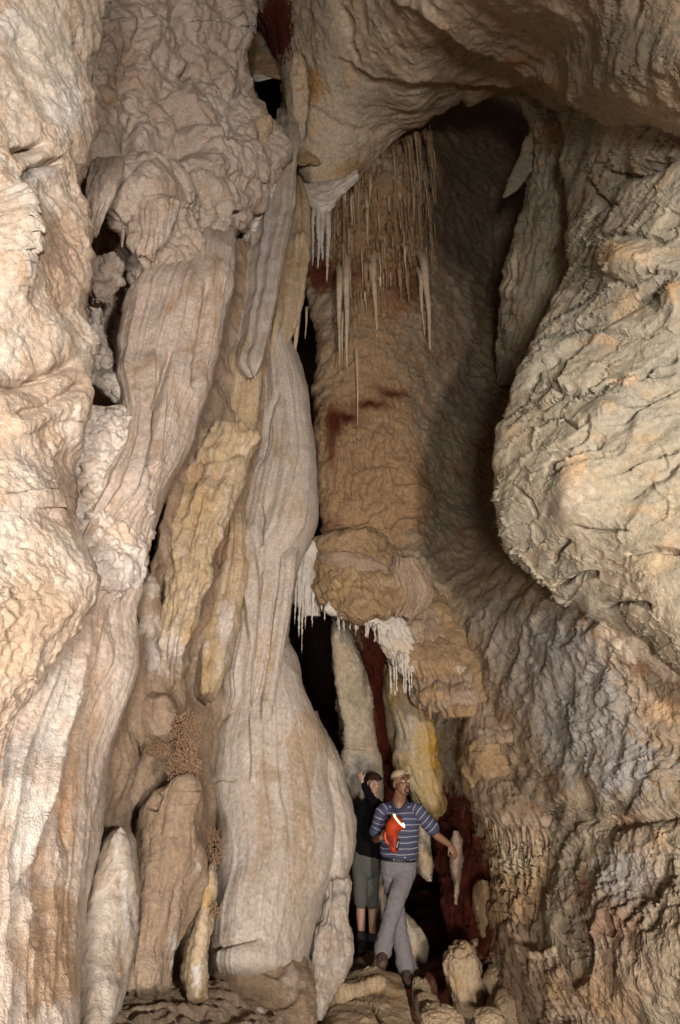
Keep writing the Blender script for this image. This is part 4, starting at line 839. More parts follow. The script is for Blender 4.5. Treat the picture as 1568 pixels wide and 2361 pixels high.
rs = random.Random(5)
def curtain_floor(x):      # how far down the curtain of stalactites reaches
    return np.interp(x, [770, 800, 860, 930, 1000], [640, 700, 700, 690, 600])
cl = 'thin brown stalactite in the dense curtain under the ceiling dome'
for k in range(190):
    px = rs.uniform(772, 1000)
    top = float(np.interp(px, [760, 814, 884, 964, 1000], [430, 400, 340, 285, 265])) + rs.uniform(-10, 300 if k % 4 else 20)
    ln = rs.uniform(40, 120) if k % 5 else rs.uniform(120, 220)
    bot = min(top + ln, float(curtain_floor(px)) + rs.uniform(-40, 40))
    if bot - top < 30: bot = top + 40
    stalactite('stalactite', px, top, bot, 8.22 + (px - 770) * .0019 + rs.uniform(-.16, .12), 4 + 16 * rs.random() ** 2.2, M_clay if k % 3 else M_straw, cl, 'stalactites in the curtain under the dome', seed=k, curve=rs.uniform(.8, 1.6))
cl = 'thick short brown cone in the curtain under the ceiling dome'
for k in range(34):
    px = rs.uniform(780, 1000); y0 = float(np.interp(px, [760, 814, 884, 964, 1000], [430, 400, 340, 285, 265])) + rs.uniform(-10, 270)
    stalactite('stalactite', px, y0, min(y0 + rs.uniform(50, 130), float(curtain_floor(px)) + 30), 8.36 + (px - 770) * .0019 + rs.uniform(-.12, .1), rs.uniform(18, 32), M_clay, cl, 'thick cones in the curtain under the dome', seed=600 + k, curve=rs.uniform(1.0, 1.7))
big = [(783, 590, 842, 8.0, 24, 'long cream stalactite, left one of the bright pair', M_straw), (799, 560, 852, 8.0, 26, 'longest bright cream stalactite, right one of the pair', M_straw), (789, 700, 846, 7.95, 9, 'thin straw tucked between the bright cream pair', M_straw),
       (972, 560, 808, 8.75, 28, 'brown stalactite hanging alone against the dark alcove', M_straw), (964, 600, 775, 8.73, 18, 'shorter twin fused to the lone alcove stalactite', M_straw), (860, 560, 778, 8.3, 26, 'stout ringed brown stalactite right of the bright pair', M_straw), (842, 600, 700, 8.3, 20, 'blunt brown stalactite over the ringed one', M_clay),
       (822, 760, 985, 8.2, 13, 'slender stalactite reaching down to the red clay band', M_straw), (818, 700, 880, 8.3, 26, 'pale stalactite above the slender one', M_clay),
       (737, 440, 620, 8.2, 22, 'white stalactite at the left end of the white crust', M_calc), (757, 450, 650, 8.2, 24, 'white stalactite at the right end of the white crust', M_calc), (748, 430, 600, 8.25, 30, 'thick white stalactite in the middle of the white crust', M_calc), (725, 450, 610, 8.2, 16, 'thin white stalactite hanging against the ribbon drapery', M_calc),
       (688, 640, 848, 7.3, 26, 'pointed tan stalactite in front of the black slit', M_straw), (672, 700, 818, 7.3, 15, 'thin tan stalactite left of the pointed one by the slit', M_straw), (707, 690, 782, 7.6, 9, 'short straw at the top right of the slit', M_straw), (665, 720, 800, 7.3, 9, 'thinnest straw hanging in front of the slit', M_straw),
       (640, 680, 905, 6.9, 30, 'fluted tan stalactite lying against the white column', M_tan)]
for k, (px, y0, y1, Y, w, lab, mm) in enumerate(big):
    stalactite('stalactite', px, y0 - (40 if Y > 7.9 else 0), y1, Y, w, mm, lab, seed=200 + k, curve=1.0, root=.7 if Y > 7.9 else .25)
loft('calcite_crust', [(690, 425, 440), (710, 425, 470), (735, 418, 500), (760, 420, 490), (784, 410, 455), (810, 400, 430), (825, 392, 412)], M_calc, axis='x', Y=[(690, 8.4, 8.4), (825, 8.2, 8.2)], T=.18, n=2, sm=8, edge=(6, 14), step=2.4, disp=[('f', 10, .06, 60)], label='bright white crust under the ceiling dome', cat='calcite crust', seed=65)
# straws
gl = 'thin white soda straw in the row below the brown ledge'
for k in range(16):
    px = rs.uniform(896, 950)
    y0 = 1500 + rs.uniform(-15, 25)
    stalactite('soda_straw', px, y0, rs.choice([1555, 1570, 1590, 1598, 1600, 1545]) + rs.uniform(-8, 6), 7.15 - rs.uniform(0, .1), rs.uniform(4.5, 7.5), M_calc, gl, 'white straws below the brown ledge', cat='soda straw', seed=300 + k, wob=.3, tip=.4, curve=.8)
gl = 'short white straw dripping from the white crust of the brown ledge'
for k in range(34):
    px = rs.uniform(742, 900)
    y0 = float(np.interp(px, [742, 760, 800, 840, 900], [1400, 1405, 1420, 1425, 1460]))
    stalactite('soda_straw', px, y0 - 6, y0 + rs.choice([10, 14, 20, 30, 42]), 7.1 - rs.uniform(-.1, .1), rs.uniform(4, 8), M_calc, gl, 'short straws under the brown ledge', cat='soda straw', seed=340 + k, wob=.3, tip=.3, curve=.8)
gl = 'white icicle shaped stalactite on the fringe left of the brown ledge'
for k, (px, y1, w) in enumerate([(684, 1440, 9), (694, 1470, 11), (700, 1505, 9), (707, 1450, 12), (722, 1445, 13), (716, 1400, 9), (690, 1400, 8), (730, 1425, 8)]):
    stalactite('stalactite', px, 1300 + (k % 3) * 20, y1, 7.35, w, M_calc, gl, 'icicles on the white fringe', seed=380 + k, curve=.9)
gl = 'drip tooth under the wide brown cap of the cascade'
for k in range(24):
    px = 1122 + (k + rs.uniform(-.9, .9)) * 8.6
    y0 = float(np.interp(px, [1110, 1180, 1260, 1330], [1880, 1905, 1893, 1896]))
    s_ = (px - 1092) / 226 * 2 - 1
    stalactite('drip_tooth', px, y0, y0 + 18 + 85 * rs.random() ** 1.6, 6.98 - .9 * (s_ + 1) / 2 - .75 * max(0, 1 - abs(s_) ** 2.2) ** .45 + rs.uniform(-.09, .05), rs.uniform(7, 22), M_mud, gl, 'drip teeth under the cascade cap', cat='stalactite', seed=420 + k, curve=.8)
gl = 'drip tooth under the brown terraces'
for k in range(26):
    q_ = k % 3; x0_, x1_, yb_ = ((893, 1034, 1484), (930, 1084, 1553), (955, 1112, 1624))[q_]
    s_ = rs.uniform(-.9, .9); px = (x0_ + x1_) / 2 + s_ * (x1_ - x0_) / 2; y0 = yb_ - 10
    stalactite('drip_tooth', px, y0, y0 + rs.uniform(14, 45), (7.82, 7.6, 7.45)[q_] - .55 * (1 - abs(s_) ** 2.2) ** .45, rs.uniform(7, 14), M_clay, gl, 'drip teeth on the brown terraces', cat='stalactite', seed=460 + k, curve=.8)

# ------------------------------------------------------------------ cave coral
def coral(px, py, rx, ry, Y, n, label, seed):
    r = np.random.RandomState(seed)
    m = np.linalg.norm(at(px + 1, py, Y) - at(px, py, Y))
    # unit icosahedron
    g = (1 + 5 ** .5) / 2
    iv = np.array([(-1, g, 0), (1, g, 0), (-1, -g, 0), (1, -g, 0), (0, -1, g), (0, 1, g), (0, -1, -g), (0, 1, -g), (g, 0, -1), (g, 0, 1), (-g, 0, -1), (-g, 0, 1)]) / math.sqrt(1 + g * g)
    jf = np.array([(0, 11, 5), (0, 5, 1), (0, 1, 7), (0, 7, 10), (0, 10, 11), (1, 5, 9), (5, 11, 4), (11, 10, 2), (10, 7, 6), (7, 1, 8), (3, 9, 4), (3, 4, 2), (3, 2, 6), (3, 6, 8), (3, 8, 9), (4, 9, 5), (2, 4, 11), (6, 2, 10), (8, 6, 7), (9, 8, 1)])
    V, F = [], []
    for k in range(n):
        a = r.rand() * 6.28; q = math.sqrt(r.rand())
        x, y = math.cos(a) * q * rx, math.sin(a) * q * ry
        if fbm(np.array([[x * .05 + seed, y * .05, 0]]), 2)[0] < -.9: continue
        base = at(px + x, py + y, Y)
        out = np.array([x / rx * .5, -1.0, -y / ry * .5]) + r.normal(size=3) * .35
        out /= np.linalg.norm(out)
        ln = r.uniform(3, 11) * m * (1.4 - q * .7)
        for s_ in range(3):
            c = base + out * ln * s_ + r.normal(size=3) * .8 * m
            V.append(iv * (r.uniform(1.3, 2.5) * m) * (1 + .25 * r.normal(size=(12, 1))) + c); F.append(jf + 12 * len(F))
    o = mesh_obj('cave_coral', np.concatenate(V), np.concatenate(F), M_coral)
    tag(o, label, 'cave coral')
coral(432, 1690, 34, 46, 4.85, 300, 'upper brown clump of branching cave coral', 1)
coral(424, 1764, 38, 38, 4.78, 280, 'lower brown clump of branching cave coral beside the wedge top', 2)
coral(365, 1726, 28, 14, 4.6, 100, 'small side clump of cave coral on the mud wall', 3)
coral(493, 1955, 17, 42, 5.1, 130, 'narrow clump of cave coral on top of the slim stalagmite', 4)
coral(498, 2098, 7, 14, 4.8, 26, 'tiny tuft of cave coral on the side of the slim stalagmite', 5)
# ------------------------------------------------------------------ people
def plain(name, c, rough=0.8, noise=0.15, scale=60, emit=None, bump=0.0, metal=0.0):
    m = bpy.data.materials.new(name); m.use_nodes = True
    T = NT(m); bs = T.t.nodes['Principled BSDF']
    tc = T.n('ShaderNodeTexCoord').outputs['Object']
    nz = T.noise(tc, scale, 4, 0.6)
    f = T.mapr(nz.outputs[0], 0.25, 0.75, 1 - noise, 1 + noise)
    hs = T.n('ShaderNodeHueSaturation'); hs.inputs['Color'].default_value = (*c, 1); T.l(f, hs.inputs['Value'])
    T.l(hs.outputs[0], bs.inputs['Base Color'])
    bs.inputs['Roughness'].default_value = rough
    bs.inputs['Metallic'].default_value = metal
    bs.inputs['Specular IOR Level'].default_value = .1 if rough > .8 else .4
    if emit:
        bs.inputs['Emission Color'].default_value = (*emit[0], 1); bs.inputs['Emission Strength'].default_value = emit[1]
    if bump:
        b = T.n('ShaderNodeBump'); b.inputs['Strength'].default_value = bump; b.inputs['Distance'].default_value = .01
        T.l(nz.outputs[0], b.inputs['Height']); T.l(b.outputs[0], bs.inputs['Normal'])
    return m

def striped(name):
    m = bpy.data.materials.new(name); m.use_nodes = True
    T = NT(m); bs = T.t.nodes['Principled BSDF']
    a = T.n('ShaderNodeAttribute', attribute_name='stripe').outputs['Fac']
    P = T.n('ShaderNodeTexCoord').outputs['Object']
    a = T.math('ADD', a, T.math('MULTIPLY', T.noise(P, 5, 2).outputs[0], .012))
    q = T.math('FRACT', T.math('MULTIPLY', a, 1 / .056))
    w = T.math('LESS_THAN', T.math('ABSOLUTE', T.math('SUBTRACT', q, .5)), .04)
    k = T.math('LESS_THAN', T.math('ABSOLUTE', T.math('SUBTRACT', q, .03)), .09)
    nz = T.noise(P, 120, 3)
    base = T.mix(T.mapr(nz.outputs[0], .3, .7), (.036, .040, .078), (.060, .064, .108))
    c = T.mix(k, base, (.022, .026, .08))
    c = T.mix(w, c, (.46, .46, .50))
    T.l(c, bs.inputs['Base Color']); bs.inputs['Roughness'].default_value = .85
    return m

M_skin_m = plain('brown_skin', (.20, .105, .060), .5, .12, 40)
M_skin_w = plain('light_skin', (.38, .23, .165), .5, .08, 40)
M_shirt = striped('striped_blue_knit')
M_trous = plain('grey_cotton', (.175, .162, .168), .9, .15, 30, bump=.3)
M_capri = plain('grey_green_cotton', (.085, .088, .076), .9, .15, 30, bump=.3)
M_black = plain('black_fleece', (.004, .004, .0045), .95, .3, 60)
M_cap = plain('khaki_canvas', (.42, .34, .22), .9, .12, 50)
M_hat = plain('dark_brown_felt', (.035, .016, .010), .9, .2, 50)
M_hair = plain('black_hair', (.010, .008, .007), .7, .3, 90)
M_eye = plain('eye_white', (.62, .58, .52), .25, .02)
M_iris = plain('dark_iris', (.012, .008, .006), .2, .02)
M_lip = plain('dark_lips', (.15, .06, .045), .5, .1)
M_lipw = plain('pink_lips', (.42, .17, .14), .5, .1)
M_boot = plain('worn_brown_leather', (.085, .055, .038), .75, .4, 30, bump=.5)
M_bootw = plain('black_leather', (.012, .011, .010), .7, .4, 30)
M_belt = plain('black_belt_leather', (.010, .009, .012), .45, .2)
M_steel = plain('buckle_steel', (.6, .6, .6), .3, .05, metal=1.0)
M_orange = plain('orange_red_plastic', (.42, .045, .012), .4, .08)
M_blackp = plain('black_plastic', (.012, .012, .013), .45, .1)
M_mark = plain('white_print', (.75, .75, .75), .6, .02)
M_lens = plain('lit_lens', (.9, .85, .7), .3, .02, emit=((1.0, .66, .30), 3.5))
M_sock = plain('pale_sock', (.30, .27, .24), .9, .1)

def tube(pts, rad, n=20, caps=True, ref=(1, 0, 0)):
    """closed tube; rad entries r or (r across ref, r the other way)"""
    P = np.array([tuple(p) for p in pts], float)
    r = np.array([(q, q) if np.isscalar(q) else tuple(q) for q in rad], float)
    # resample smoothly
    t = np.linspace(0, 1, len(P)); tt = np.linspace(0, 1, (len(P) - 1) * 8 + 1)
    def cr(A):
        A = np.asarray(A); out = []
        for k in range(len(A) - 1):
            p0, p1, p2, p3 = A[max(k - 1, 0)], A[k], A[k + 1], A[min(k + 2, len(A) - 1)]
            for s in np.arange(8) / 8:
                out.append(.5 * (2 * p1 + (p2 - p0) * s + (2 * p0 - 5 * p1 + 4 * p2 - p3) * s * s + (3 * p1 - p0 - 3 * p2 + p3) * s ** 3))
        out.append(A[-1]); return np.array(out)
    Q, rr = cr(P), np.maximum(cr(r), .002)
    d = np.gradient(Q, axis=0); d /= np.linalg.norm(d, axis=1)[:, None]
    arc = np.concatenate([[0], np.cumsum(np.linalg.norm(np.diff(Q, axis=0), axis=1))])
    ref = np.array(ref, float)
    a = ref[None] - (d @ ref)[:, None] * d
    a /= np.linalg.norm(a, axis=1)[:, None] + 1e-9
    b = np.cross(d, a)
    an = np.linspace(0, 2 * math.pi, n, endpoint=False)
    V = Q[:, None] + a[:, None] * (rr[:, :1, None] * np.cos(an)[None, :, None]) + b[:, None] * (rr[:, 1:, None] * np.sin(an)[None, :, None])
    if caps:   # rounded ends
        e0 = [Q[0] - d[0] * rr[0].min() * h_ + (V[0] - Q[0]) * s_ for h_, s_ in ((.75, .35), (.5, .75))]
        e1 = [Q[-1] + d[-1] * rr[-1].min() * h_ + (V[-1] - Q[-1]) * s_ for h_, s_ in ((.5, .75), (.75, .35))]
        V = np.concatenate([[e0[0]], [e0[1]], V, [e1[0]], [e1[1]]])
        arc = np.concatenate([[arc[0]] * 2, arc, [arc[-1]] * 2])
    m = len(V)
    F = [tuple(f) for f in grid_faces(m, n, True).tolist()]
    F.append(tuple(range(n))[::-1]); F.append(tuple((m - 1) * n + j for j in range(n)))
    return V.reshape(-1, 3), F, np.repeat(arc, n)

def ell(c, r, M=None, n=20):
    u = np.linspace(0, 2 * math.pi, n, endpoint=False); v = np.linspace(.08, math.pi - .08, n // 2 + 2)
    U, W = np.meshgrid(u, v)
    d = np.stack([np.sin(W) * np.cos(U), np.sin(W) * np.sin(U), np.cos(W)], -1) * np.array(r)
    V = d.reshape(-1, 3)
    if M is not None: V = V @ np.asarray(M).T
    V = V + np.array(c)
    m = len(v)
    F = [tuple(f[::-1]) for f in grid_faces(m, n, True).tolist()]
    F.append(tuple(range(n))); F.append(tuple((m - 1) * n + j for j in range(n))[::-1])
    return V, F, np.zeros(len(V))

def join(prims):
    V, F, S, o = [], [], [], 0
    for p in prims:
        V.append(p[0]); F += [tuple(i + o for i in f) for f in p[1]]; S.append(p[2]); o += len(p[0])
    return np.concatenate(V), F, np.concatenate(S)

def raw(name, prims, mat, parent, stripe=False, jitter=0):
    V, F, S = join(prims)
    if jitter:
        V = V + jitter * np.stack([fbm(V * 9 + k * 31, 3) for k in range(3)], -1)
    o = mesh_obj(name, V, F, mat, parent=parent, tint=False)
    if stripe:
        a = o.data.attributes.new('stripe', 'FLOAT', 'POINT'); a.data.foreach_set('value', S.astype(np.float32))
    return o

def fused(name, prims, voxel, mat, parent, smooth=4, wrinkle=None):
    """one continuous skin over overlapping solids"""
    V, F, _ = join(prims)
    tmp = bpy.data.meshes.new('tmp'); tmp.from_pydata(V.tolist(), [], F); tmp.update()
    o = bpy.data.objects.new('tmp', tmp); col.objects.link(o)
    md = o.modifiers.new('r', 'REMESH'); md.mode = 'VOXEL'; md.voxel_size = voxel
    sm_ = o.modifiers.new('s', 'SMOOTH'); sm_.iterations = smooth; sm_.factor = .5
    dg = bpy.context.evaluated_depsgraph_get()
    me = bpy.data.meshes.new_from_object(o.evaluated_get(dg))
    bpy.data.objects.remove(o); bpy.data.meshes.remove(tmp)
    n = len(me.vertices); co = np.empty(n * 3, np.float32); me.vertices.foreach_get('co', co); co = co.reshape(-1, 3)
    if wrinkle:
        nr = np.empty(n * 3, np.float32); me.vertices.foreach_get('normal', nr); nr = nr.reshape(-1, 3)
        co = co + nr * (wrinkle[1] * fbm(co * wrinkle[0] * np.array(wrinkle[2]), 3, ridged=True))[:, None]
    Fq = [tuple(p.vertices) for p in me.polygons]
    bpy.data.meshes.remove(me)
    return mesh_obj(name, co, Fq, mat, parent=parent, tint=False)

def frame(f, up):
    f = np.array(f, float); f /= np.linalg.norm(f)
    u = np.array(up, float); u -= (u @ f) * f; u /= np.linalg.norm(u)
    r = np.cross(f, u)
    return np.stack([r, f, u], 1)      # columns: right, forward, up

def head_prims(c, M, s=1.0, fem=False):
    def e(p, r): return ell(c + M @ (np.array(p) * s), np.array(r) * s, M)
    P = [e((0, -.012, .032), (.076, .096, .092)), e((0, .022, -.035), (.064, .072, .080)), e((0, .060, -.098), (.034, .030, .024)), e((0, .040, -.085), (.052, .045, .034)),
         e((0, .098, -.012), (.010, .016, .030)), e((0, .108, -.034), (.017, .016, .012)), e((0, .082, .026), (.055, .018, .012)),
         e((.040, .058, -.026), (.026, .026, .024)), e((-.040, .058, -.026), (.026, .026, .024)), e((0, .088, -.062), (.026, .016, .010)), e((0, .086, -.079), (.023, .015, .010)),
         e((.079, -.008, -.012), (.010, .022, .034)), e((-.079, -.008, -.012), (.010, .022, .034))]
    return P

def eyes(c, M, s, look, par, skin_mat):
    for k in (-1, 1):
        p = c + M @ (np.array((k * .031, .083, .002)) * s)
        o = raw('eye', [ell(p, np.array((.014, .011, .009)) * s, M, 14)], M_eye, par)
        lk = np.array(look, float); lk /= np.linalg.norm(lk)
        raw('iris', [ell(p + lk * .0085 * s, np.array((.006, .006, .006)) * s, None, 12)], M_iris, o)

def hand_prims(wrist, palm_dir, out, spread, s=1.0, curl=.5, grip=None):
    """palm with four curled fingers and a thumb; palm_dir towards the fingers, out = back of the hand, spread = towards the thumb"""
    d = np.array(palm_dir, float); d /= np.linalg.norm(d)
    o = np.array(out, float); o -= (o @ d) * d; o /= np.linalg.norm(o)
    t = np.cross(o, d) * spread
    w = np.array(wrist, float)
    P = [tube([w - d * .02 * s, w + d * .03 * s, w + d * .085 * s], [(.026 * s, .020 * s), (.038 * s, .016 * s), (.040 * s, .014 * s)], 16, ref=t)]
    for k, (off, ln) in enumerate(((.030, .072), (.010, .080), (-.011, .075), (-.030, .060))):
        b = w + d * .085 * s + t * off * s
        dirs, p, q = [], [b - d * .02 * s, b], d.copy()
        for j, f in enumerate((.45, .32, .23)):
            a = curl * (0.5 + .55 * j) * 1.25
            q = d * math.cos(a * 1.2) - o * math.sin(a * 1.2)
            p.append(p[-1] + q * ln * f * s * 1.05)
        P.append(tube(p, [.0095 * s, .0095 * s, .0090 * s, .0085 * s, .0072 * s], 10, ref=t))
    th = [w + d * .02 * s + t * .025 * s, w + d * .045 * s + t * .048 * s - o * .008 * s, w + d * .07 * s + t * .058 * s - o * .022 * s * (1 + curl), w + d * .09 * s + t * .052 * s - o * .03 * s * (1 + curl)]
    P.append(tube(th, [.013 * s, .011 * s, .010 * s, .008 * s], 10, ref=o))
    return P

A = lambda px, py, Y: at(px, py, Y)

# ---------------- the man
YM = 7.2
man = empty('person', A(905, 2225, 6.95), 'man in a striped blue polo shirt and khaki cap holding an orange lantern', 'person')
hc = A(924, 1806, YM - .05)
HM = frame((.50, -.78, .26), (-.12, .25, 1)) * 1.13
sh_r, sh_l = A(884, 1866, YM), A(960, 1863, YM)
elb_r, wri_r = A(866, 1934, YM + .02), A(880, 1931, YM - .24)
elb_l, wri_l = A(1006, 1926, YM), A(1037, 1948, YM + .02)
hip_r, hip_l = A(900, 2002, YM), A(938, 2002, YM)
kn_l, an_l = A(911, 2082, YM - .22), A(882, 2186, YM - .22)
kn_r, an_r = A(916, 2110, YM + .04), A(933, 2222, YM - .05)
neck = A(920, 1850, YM + .02)
body = head_prims(hc, HM, 1.0)
body += [tube([hc + HM @ np.array((0, -.02, -.07)), A(921, 1843, YM), A(920, 1862, YM + .02)], [.070, .076, .095])]
body += [tube([A(920, 1856, YM + .02), A(921, 1880, YM + .02), A(921, 1920, YM), A(919, 1960, YM), A(919, 2000, YM + .02)], [(.13, .08), (.19, .105), (.185, .11), (.185, .115), (.165, .105)])]
body += [tube([sh_r, (sh_r + elb_r) / 2, elb_r], [.056, .050, .041]), tube([elb_r, elb_r * .5 + wri_r * .5, wri_r], [.043, .040, .029])]
body += [tube([sh_l, (sh_l + elb_l) / 2, elb_l], [.056, .050, .041]), tube([elb_l, elb_l * .5 + wri_l * .5, wri_l], [.043, .040, .029])]
body += [tube([hip_r, kn_r, an_r], [.085, .058, .042]), tube([hip_l, kn_l, an_l], [.085, .058, .042])]
body += hand_prims(wri_r, (.45, -.15, .30), (-.25, -.85, .35), 1, 1.0, 1.0)
body += hand_prims(wri_l, (.45, .0, -.75), (.25, -.85, .35), -1, 1.0, .45)
fused('body', body, .0055, M_skin_m, man, 3)
eyes(hc, HM, 1.0, HM @ np.array((.25, .9, .35)), man, M_skin_m)
raw('mouth', [ell(hc + HM @ np.array((0, .098, -.068)), (.022, .008, .004), HM), ell(hc + HM @ np.array((0, .096, -.078)), (.019, .009, .006), HM)], M_lip, man)
hair = raw('hair', [ell(hc + HM @ np.array((0, -.030, .012)), (.082, .088, .075), HM), ell(hc + HM @ np.array((.055, .082, .030)) * 1, (.001, .001, .001), HM)], M_hair, man)
raw('goatee', [tube([hc + HM @ np.array(p) for p in ((-.030, .085, -.075), (-.024, .086, -.098), (0, .088, -.112), (.024, .086, -.098), (.030, .085, -.075))], [.006, .009, .012, .009, .006], 8),
               tube([hc + HM @ np.array(p) for p in ((-.030, .090, -.066), (-.012, .102, -.054), (0, .104, -.053), (.012, .102, -.054), (.030, .090, -.066))], [.004, .005, .005, .005, .004], 8)], M_hair, man)
raw('eyebrow', [tube([hc + HM @ np.array(p) for p in ((k * .014, .098, .022), (k * .032, .096, .028), (k * .052, .078, .020))], [.003, .005, .003], 8) for k in (-1, 1)], M_hair, man)
# cap: crown and brim
def cap_crown(c, M, r, z0):
    u = np.linspace(0, 2 * math.pi, 36, endpoint=False); v = np.linspace(.05, math.pi / 2, 12)
    U, W = np.meshgrid(u, v)
    d = np.stack([np.sin(W) * np.cos(U) * r[0], np.sin(W) * np.sin(U) * r[1], np.cos(W) ** .8 * r[2] + z0], -1)
    V = d.reshape(-1, 3) @ M.T + c
    F = [tuple(f[::-1]) for f in grid_faces(12, 36, True).tolist()] + [tuple(range(36))]
    return V, F, np.zeros(len(V))
def brim(c, M, r0, out, z0, w, dz=.0, n=25, th=.004):
    """a curved visor in front of the head"""
    pts, F = [], []
    an = np.linspace(-w, w, n)
    for s, rr in ((0, 0), (0, .5), (0, 1.0), (1, 1.0), (1, .5), (1, 0)):
        for a in an:
            k = math.cos(a / w * math.pi / 2) ** .6
            x, y = math.sin(a) * (r0[0] + out * .15 * rr * k), math.cos(a) * (r0[1]) + out * rr * k
            pts.append((x, y, z0 + dz * rr * k - .9 * x * x * 2.2 * rr * 2 - s * th))
    V = np.array(pts) @ M.T + c
    F = [tuple(f) for f in grid_faces(6, n, False).tolist()] + [(5 * n + j, 5 * n + j + 1, j + 1, j) for j in range(n - 1)]
    return V, F, np.zeros(len(V))
cap = raw('cap', [cap_crown(hc, HM, (.088, .108, .078), .052)], M_cap, man, jitter=.004)
raw('visor', [brim(hc, HM, (.084, .100), .075, .055, 1.15, .012)], M_cap, cap)
# clothes
torso = tube([A(920, 1848, YM + .03), A(921, 1858, YM + .02), A(921, 1874, YM + .02), A(922, 1905, YM), A(921, 1940, YM - .01), A(920, 1960, YM - .01), A(919, 1973, YM)], [(.085, .07), (.155, .085), (.208, .112), (.212, .128), (.212, .142), (.210, .144), (.204, .138)], 40)
stripe_t = (torso[0], torso[1], 1.4 - torso[0][:, 2] * 1.0 + 0.0)
sl_r = tube([A(893, 1862, YM + .01), A(880, 1874, YM), A(871, 1905, YM + .01), A(866, 1918, YM + .01)], [.062, .076, .074, .078], 24)
sl_l = tube([A(950, 1860, YM + .01), A(966, 1872, YM), A(984, 1895, YM), A(999, 1912, YM)], [.062, .078, .077, .082], 24)
raw('polo_shirt', [stripe_t, sl_r, sl_l], M_shirt, man, stripe=True, jitter=.012)
raw('collar', [tube([A(905, 1848, YM + .02), A(906, 1858, YM - .09), A(919, 1870, YM - .13)], [(.012, .030), (.012, .030), (.008, .014)], 12), tube([A(938, 1846, YM + .02), A(937, 1857, YM - .09), A(920, 1870, YM - .13)], [(.012, .030), (.012, .030), (.008, .014)], 12)],
    plain('navy_collar', (.05, .055, .10), .9), man)
tr = [tube([A(919, 1978, YM), A(919, 1995, YM), A(919, 2022, YM)], [(.178, .128), (.190, .135), (.155, .12)], 28)]
tr += [tube([hip_l, hip_l * .5 + kn_l * .5, kn_l, kn_l * .45 + an_l * .55, A(882, 2192, YM - .22)], [(.105, .11), (.098, .098), (.084, .084), (.076, .080), (.088, .088)], 24)]
tr += [tube([hip_r, hip_r * .5 + kn_r * .5, kn_r, kn_r * .45 + an_r * .55, A(936, 2232, YM - .05)], [(.105, .11), (.094, .095), (.082, .084), (.080, .084), (.094, .096)], 24)]
fused('trousers', tr, .010, M_trous, man, 3, wrinkle=(7, .012, (1, 1, 1.6)))
belt = raw('belt', [tube([A(919, 1974, YM), A(919, 1983, YM)], [(.199, .145), (.197, .143)], 36, caps=False)], M_belt, man)
raw('buckle', [ell(A(908, 1982, YM - .145), (.006, .008, .020)), ell(A(934, 1977, YM - .14), (.010, .006, .010))], M_steel, belt)
def boot(an, toe, mat, par, s=1.0):
    d = toe - an; d[2] = 0; d /= np.linalg.norm(d)
    a = an.copy(); so = an[2] - .085
    g = [tube([a + np.array((0, 0, .06)), a, a + d * .01 - np.array((0, 0, .04))], [.056, .054, .05]),
         tube([np.array((*(a - d * .06)[:2], so + .045)), np.array((*(a + d * .04)[:2], so + .055)), np.array((*(a + d * .13)[:2], so + .042)), np.array((*(a + d * .19)[:2], so + .034))], [(.040, .042), (.047, .05), (.052, .042), (.040, .030)], ref=np.cross(d, (0, 0, 1)))]
    b = fused('boot', g, .007, mat, par, 3, wrinkle=(14, .006, (1, 1, 1)))
    raw('sole', [tube([np.array((*(a - d * .07)[:2], so + .012)), np.array((*(a + d * .05)[:2], so + .012)), np.array((*(a + d * .20)[:2], so + .012))], [(.043, .013), (.050, .013), (.042, .013)], ref=np.cross(d, (0, 0, 1)))], M_bootw, b)
boot(A(882, 2194, YM - .24), A(880, 2215, YM - .5), M_boot, man)
boot(A(933, 2232, YM - .06), A(945, 2250, YM - .3), M_boot, man)

# ---------------- the lantern in his hand
lan = empty('lantern', A(905, 1935, YM - .33), 'lit orange red hand lantern held by the man in stripes', 'lantern')
YL = YM - .34
ax = np.array((.71, -.16, .69)); ax /= np.linalg.norm(ax)
lc = A(912, 1901, YL - .03)
LM = frame(ax, (.6, .0, -.75))
raw('housing', [tube([lc + ax * .02, lc - ax * .05, A(905, 1926, YL), A(906, 1944, YL), A(910, 1957, YL)], [.080, .072, (.060, .060), (.050, .052), (.046, .048)], 28, ref=LM[:, 0])], M_orange, lan, jitter=.003)
raw('ridge', [tube([A(896 + k * 4.5, 1922 + k * 3, YL - .062 - .004 * k), A(899 + k * 4, 1938 + k * 2, YL - .058), A(904 + k * 3, 1952 + k * 1.5, YL - .052)], [.005, .006, .004], 8) for k in range(3)], plain('dark_red_plastic', (.16, .015, .008), .45, .1), lan)
raw('bezel', [tube([lc + ax * .01, lc + ax * .05], [.084, .091], 32, caps=False, ref=LM[:, 0])], M_orange, lan)
raw('lens', [ell(lc + ax * .052, (.086, .012, .086), LM, 32)], M_lens, lan)
raw('bulb', [ell(lc + ax * .06 + LM[:, 2] * .02, (.034, .010, .055), LM, 20)], plain('hot_bulb', (.9, .9, .8), .3, .02, emit=((1.0, .9, .7), 18.0)), lan)
raw('grip', [tube([lc - ax * .055 + np.array((-.04, 0, .01)), A(891, 1914, YL + .01), A(888, 1932, YL + .01), A(897, 1948, YL)], [.014, .016, .017, .014], 14)], M_orange, lan)
bs_ = raw('base', [tube([A(918, 1937, YL - .045), A(917, 1947, YL - .045), A(914, 1958, YL - .045)], [(.014, .022), (.016, .024), (.016, .022)], 14)], M_blackp, lan)
raw('marking', [ell(A(918.4 - k * .9, 1941 + k * 3.1, YL - .07), (.0035 + .002 * (k % 2), .003, .0045)) for k in range(5)], M_mark, bs_)

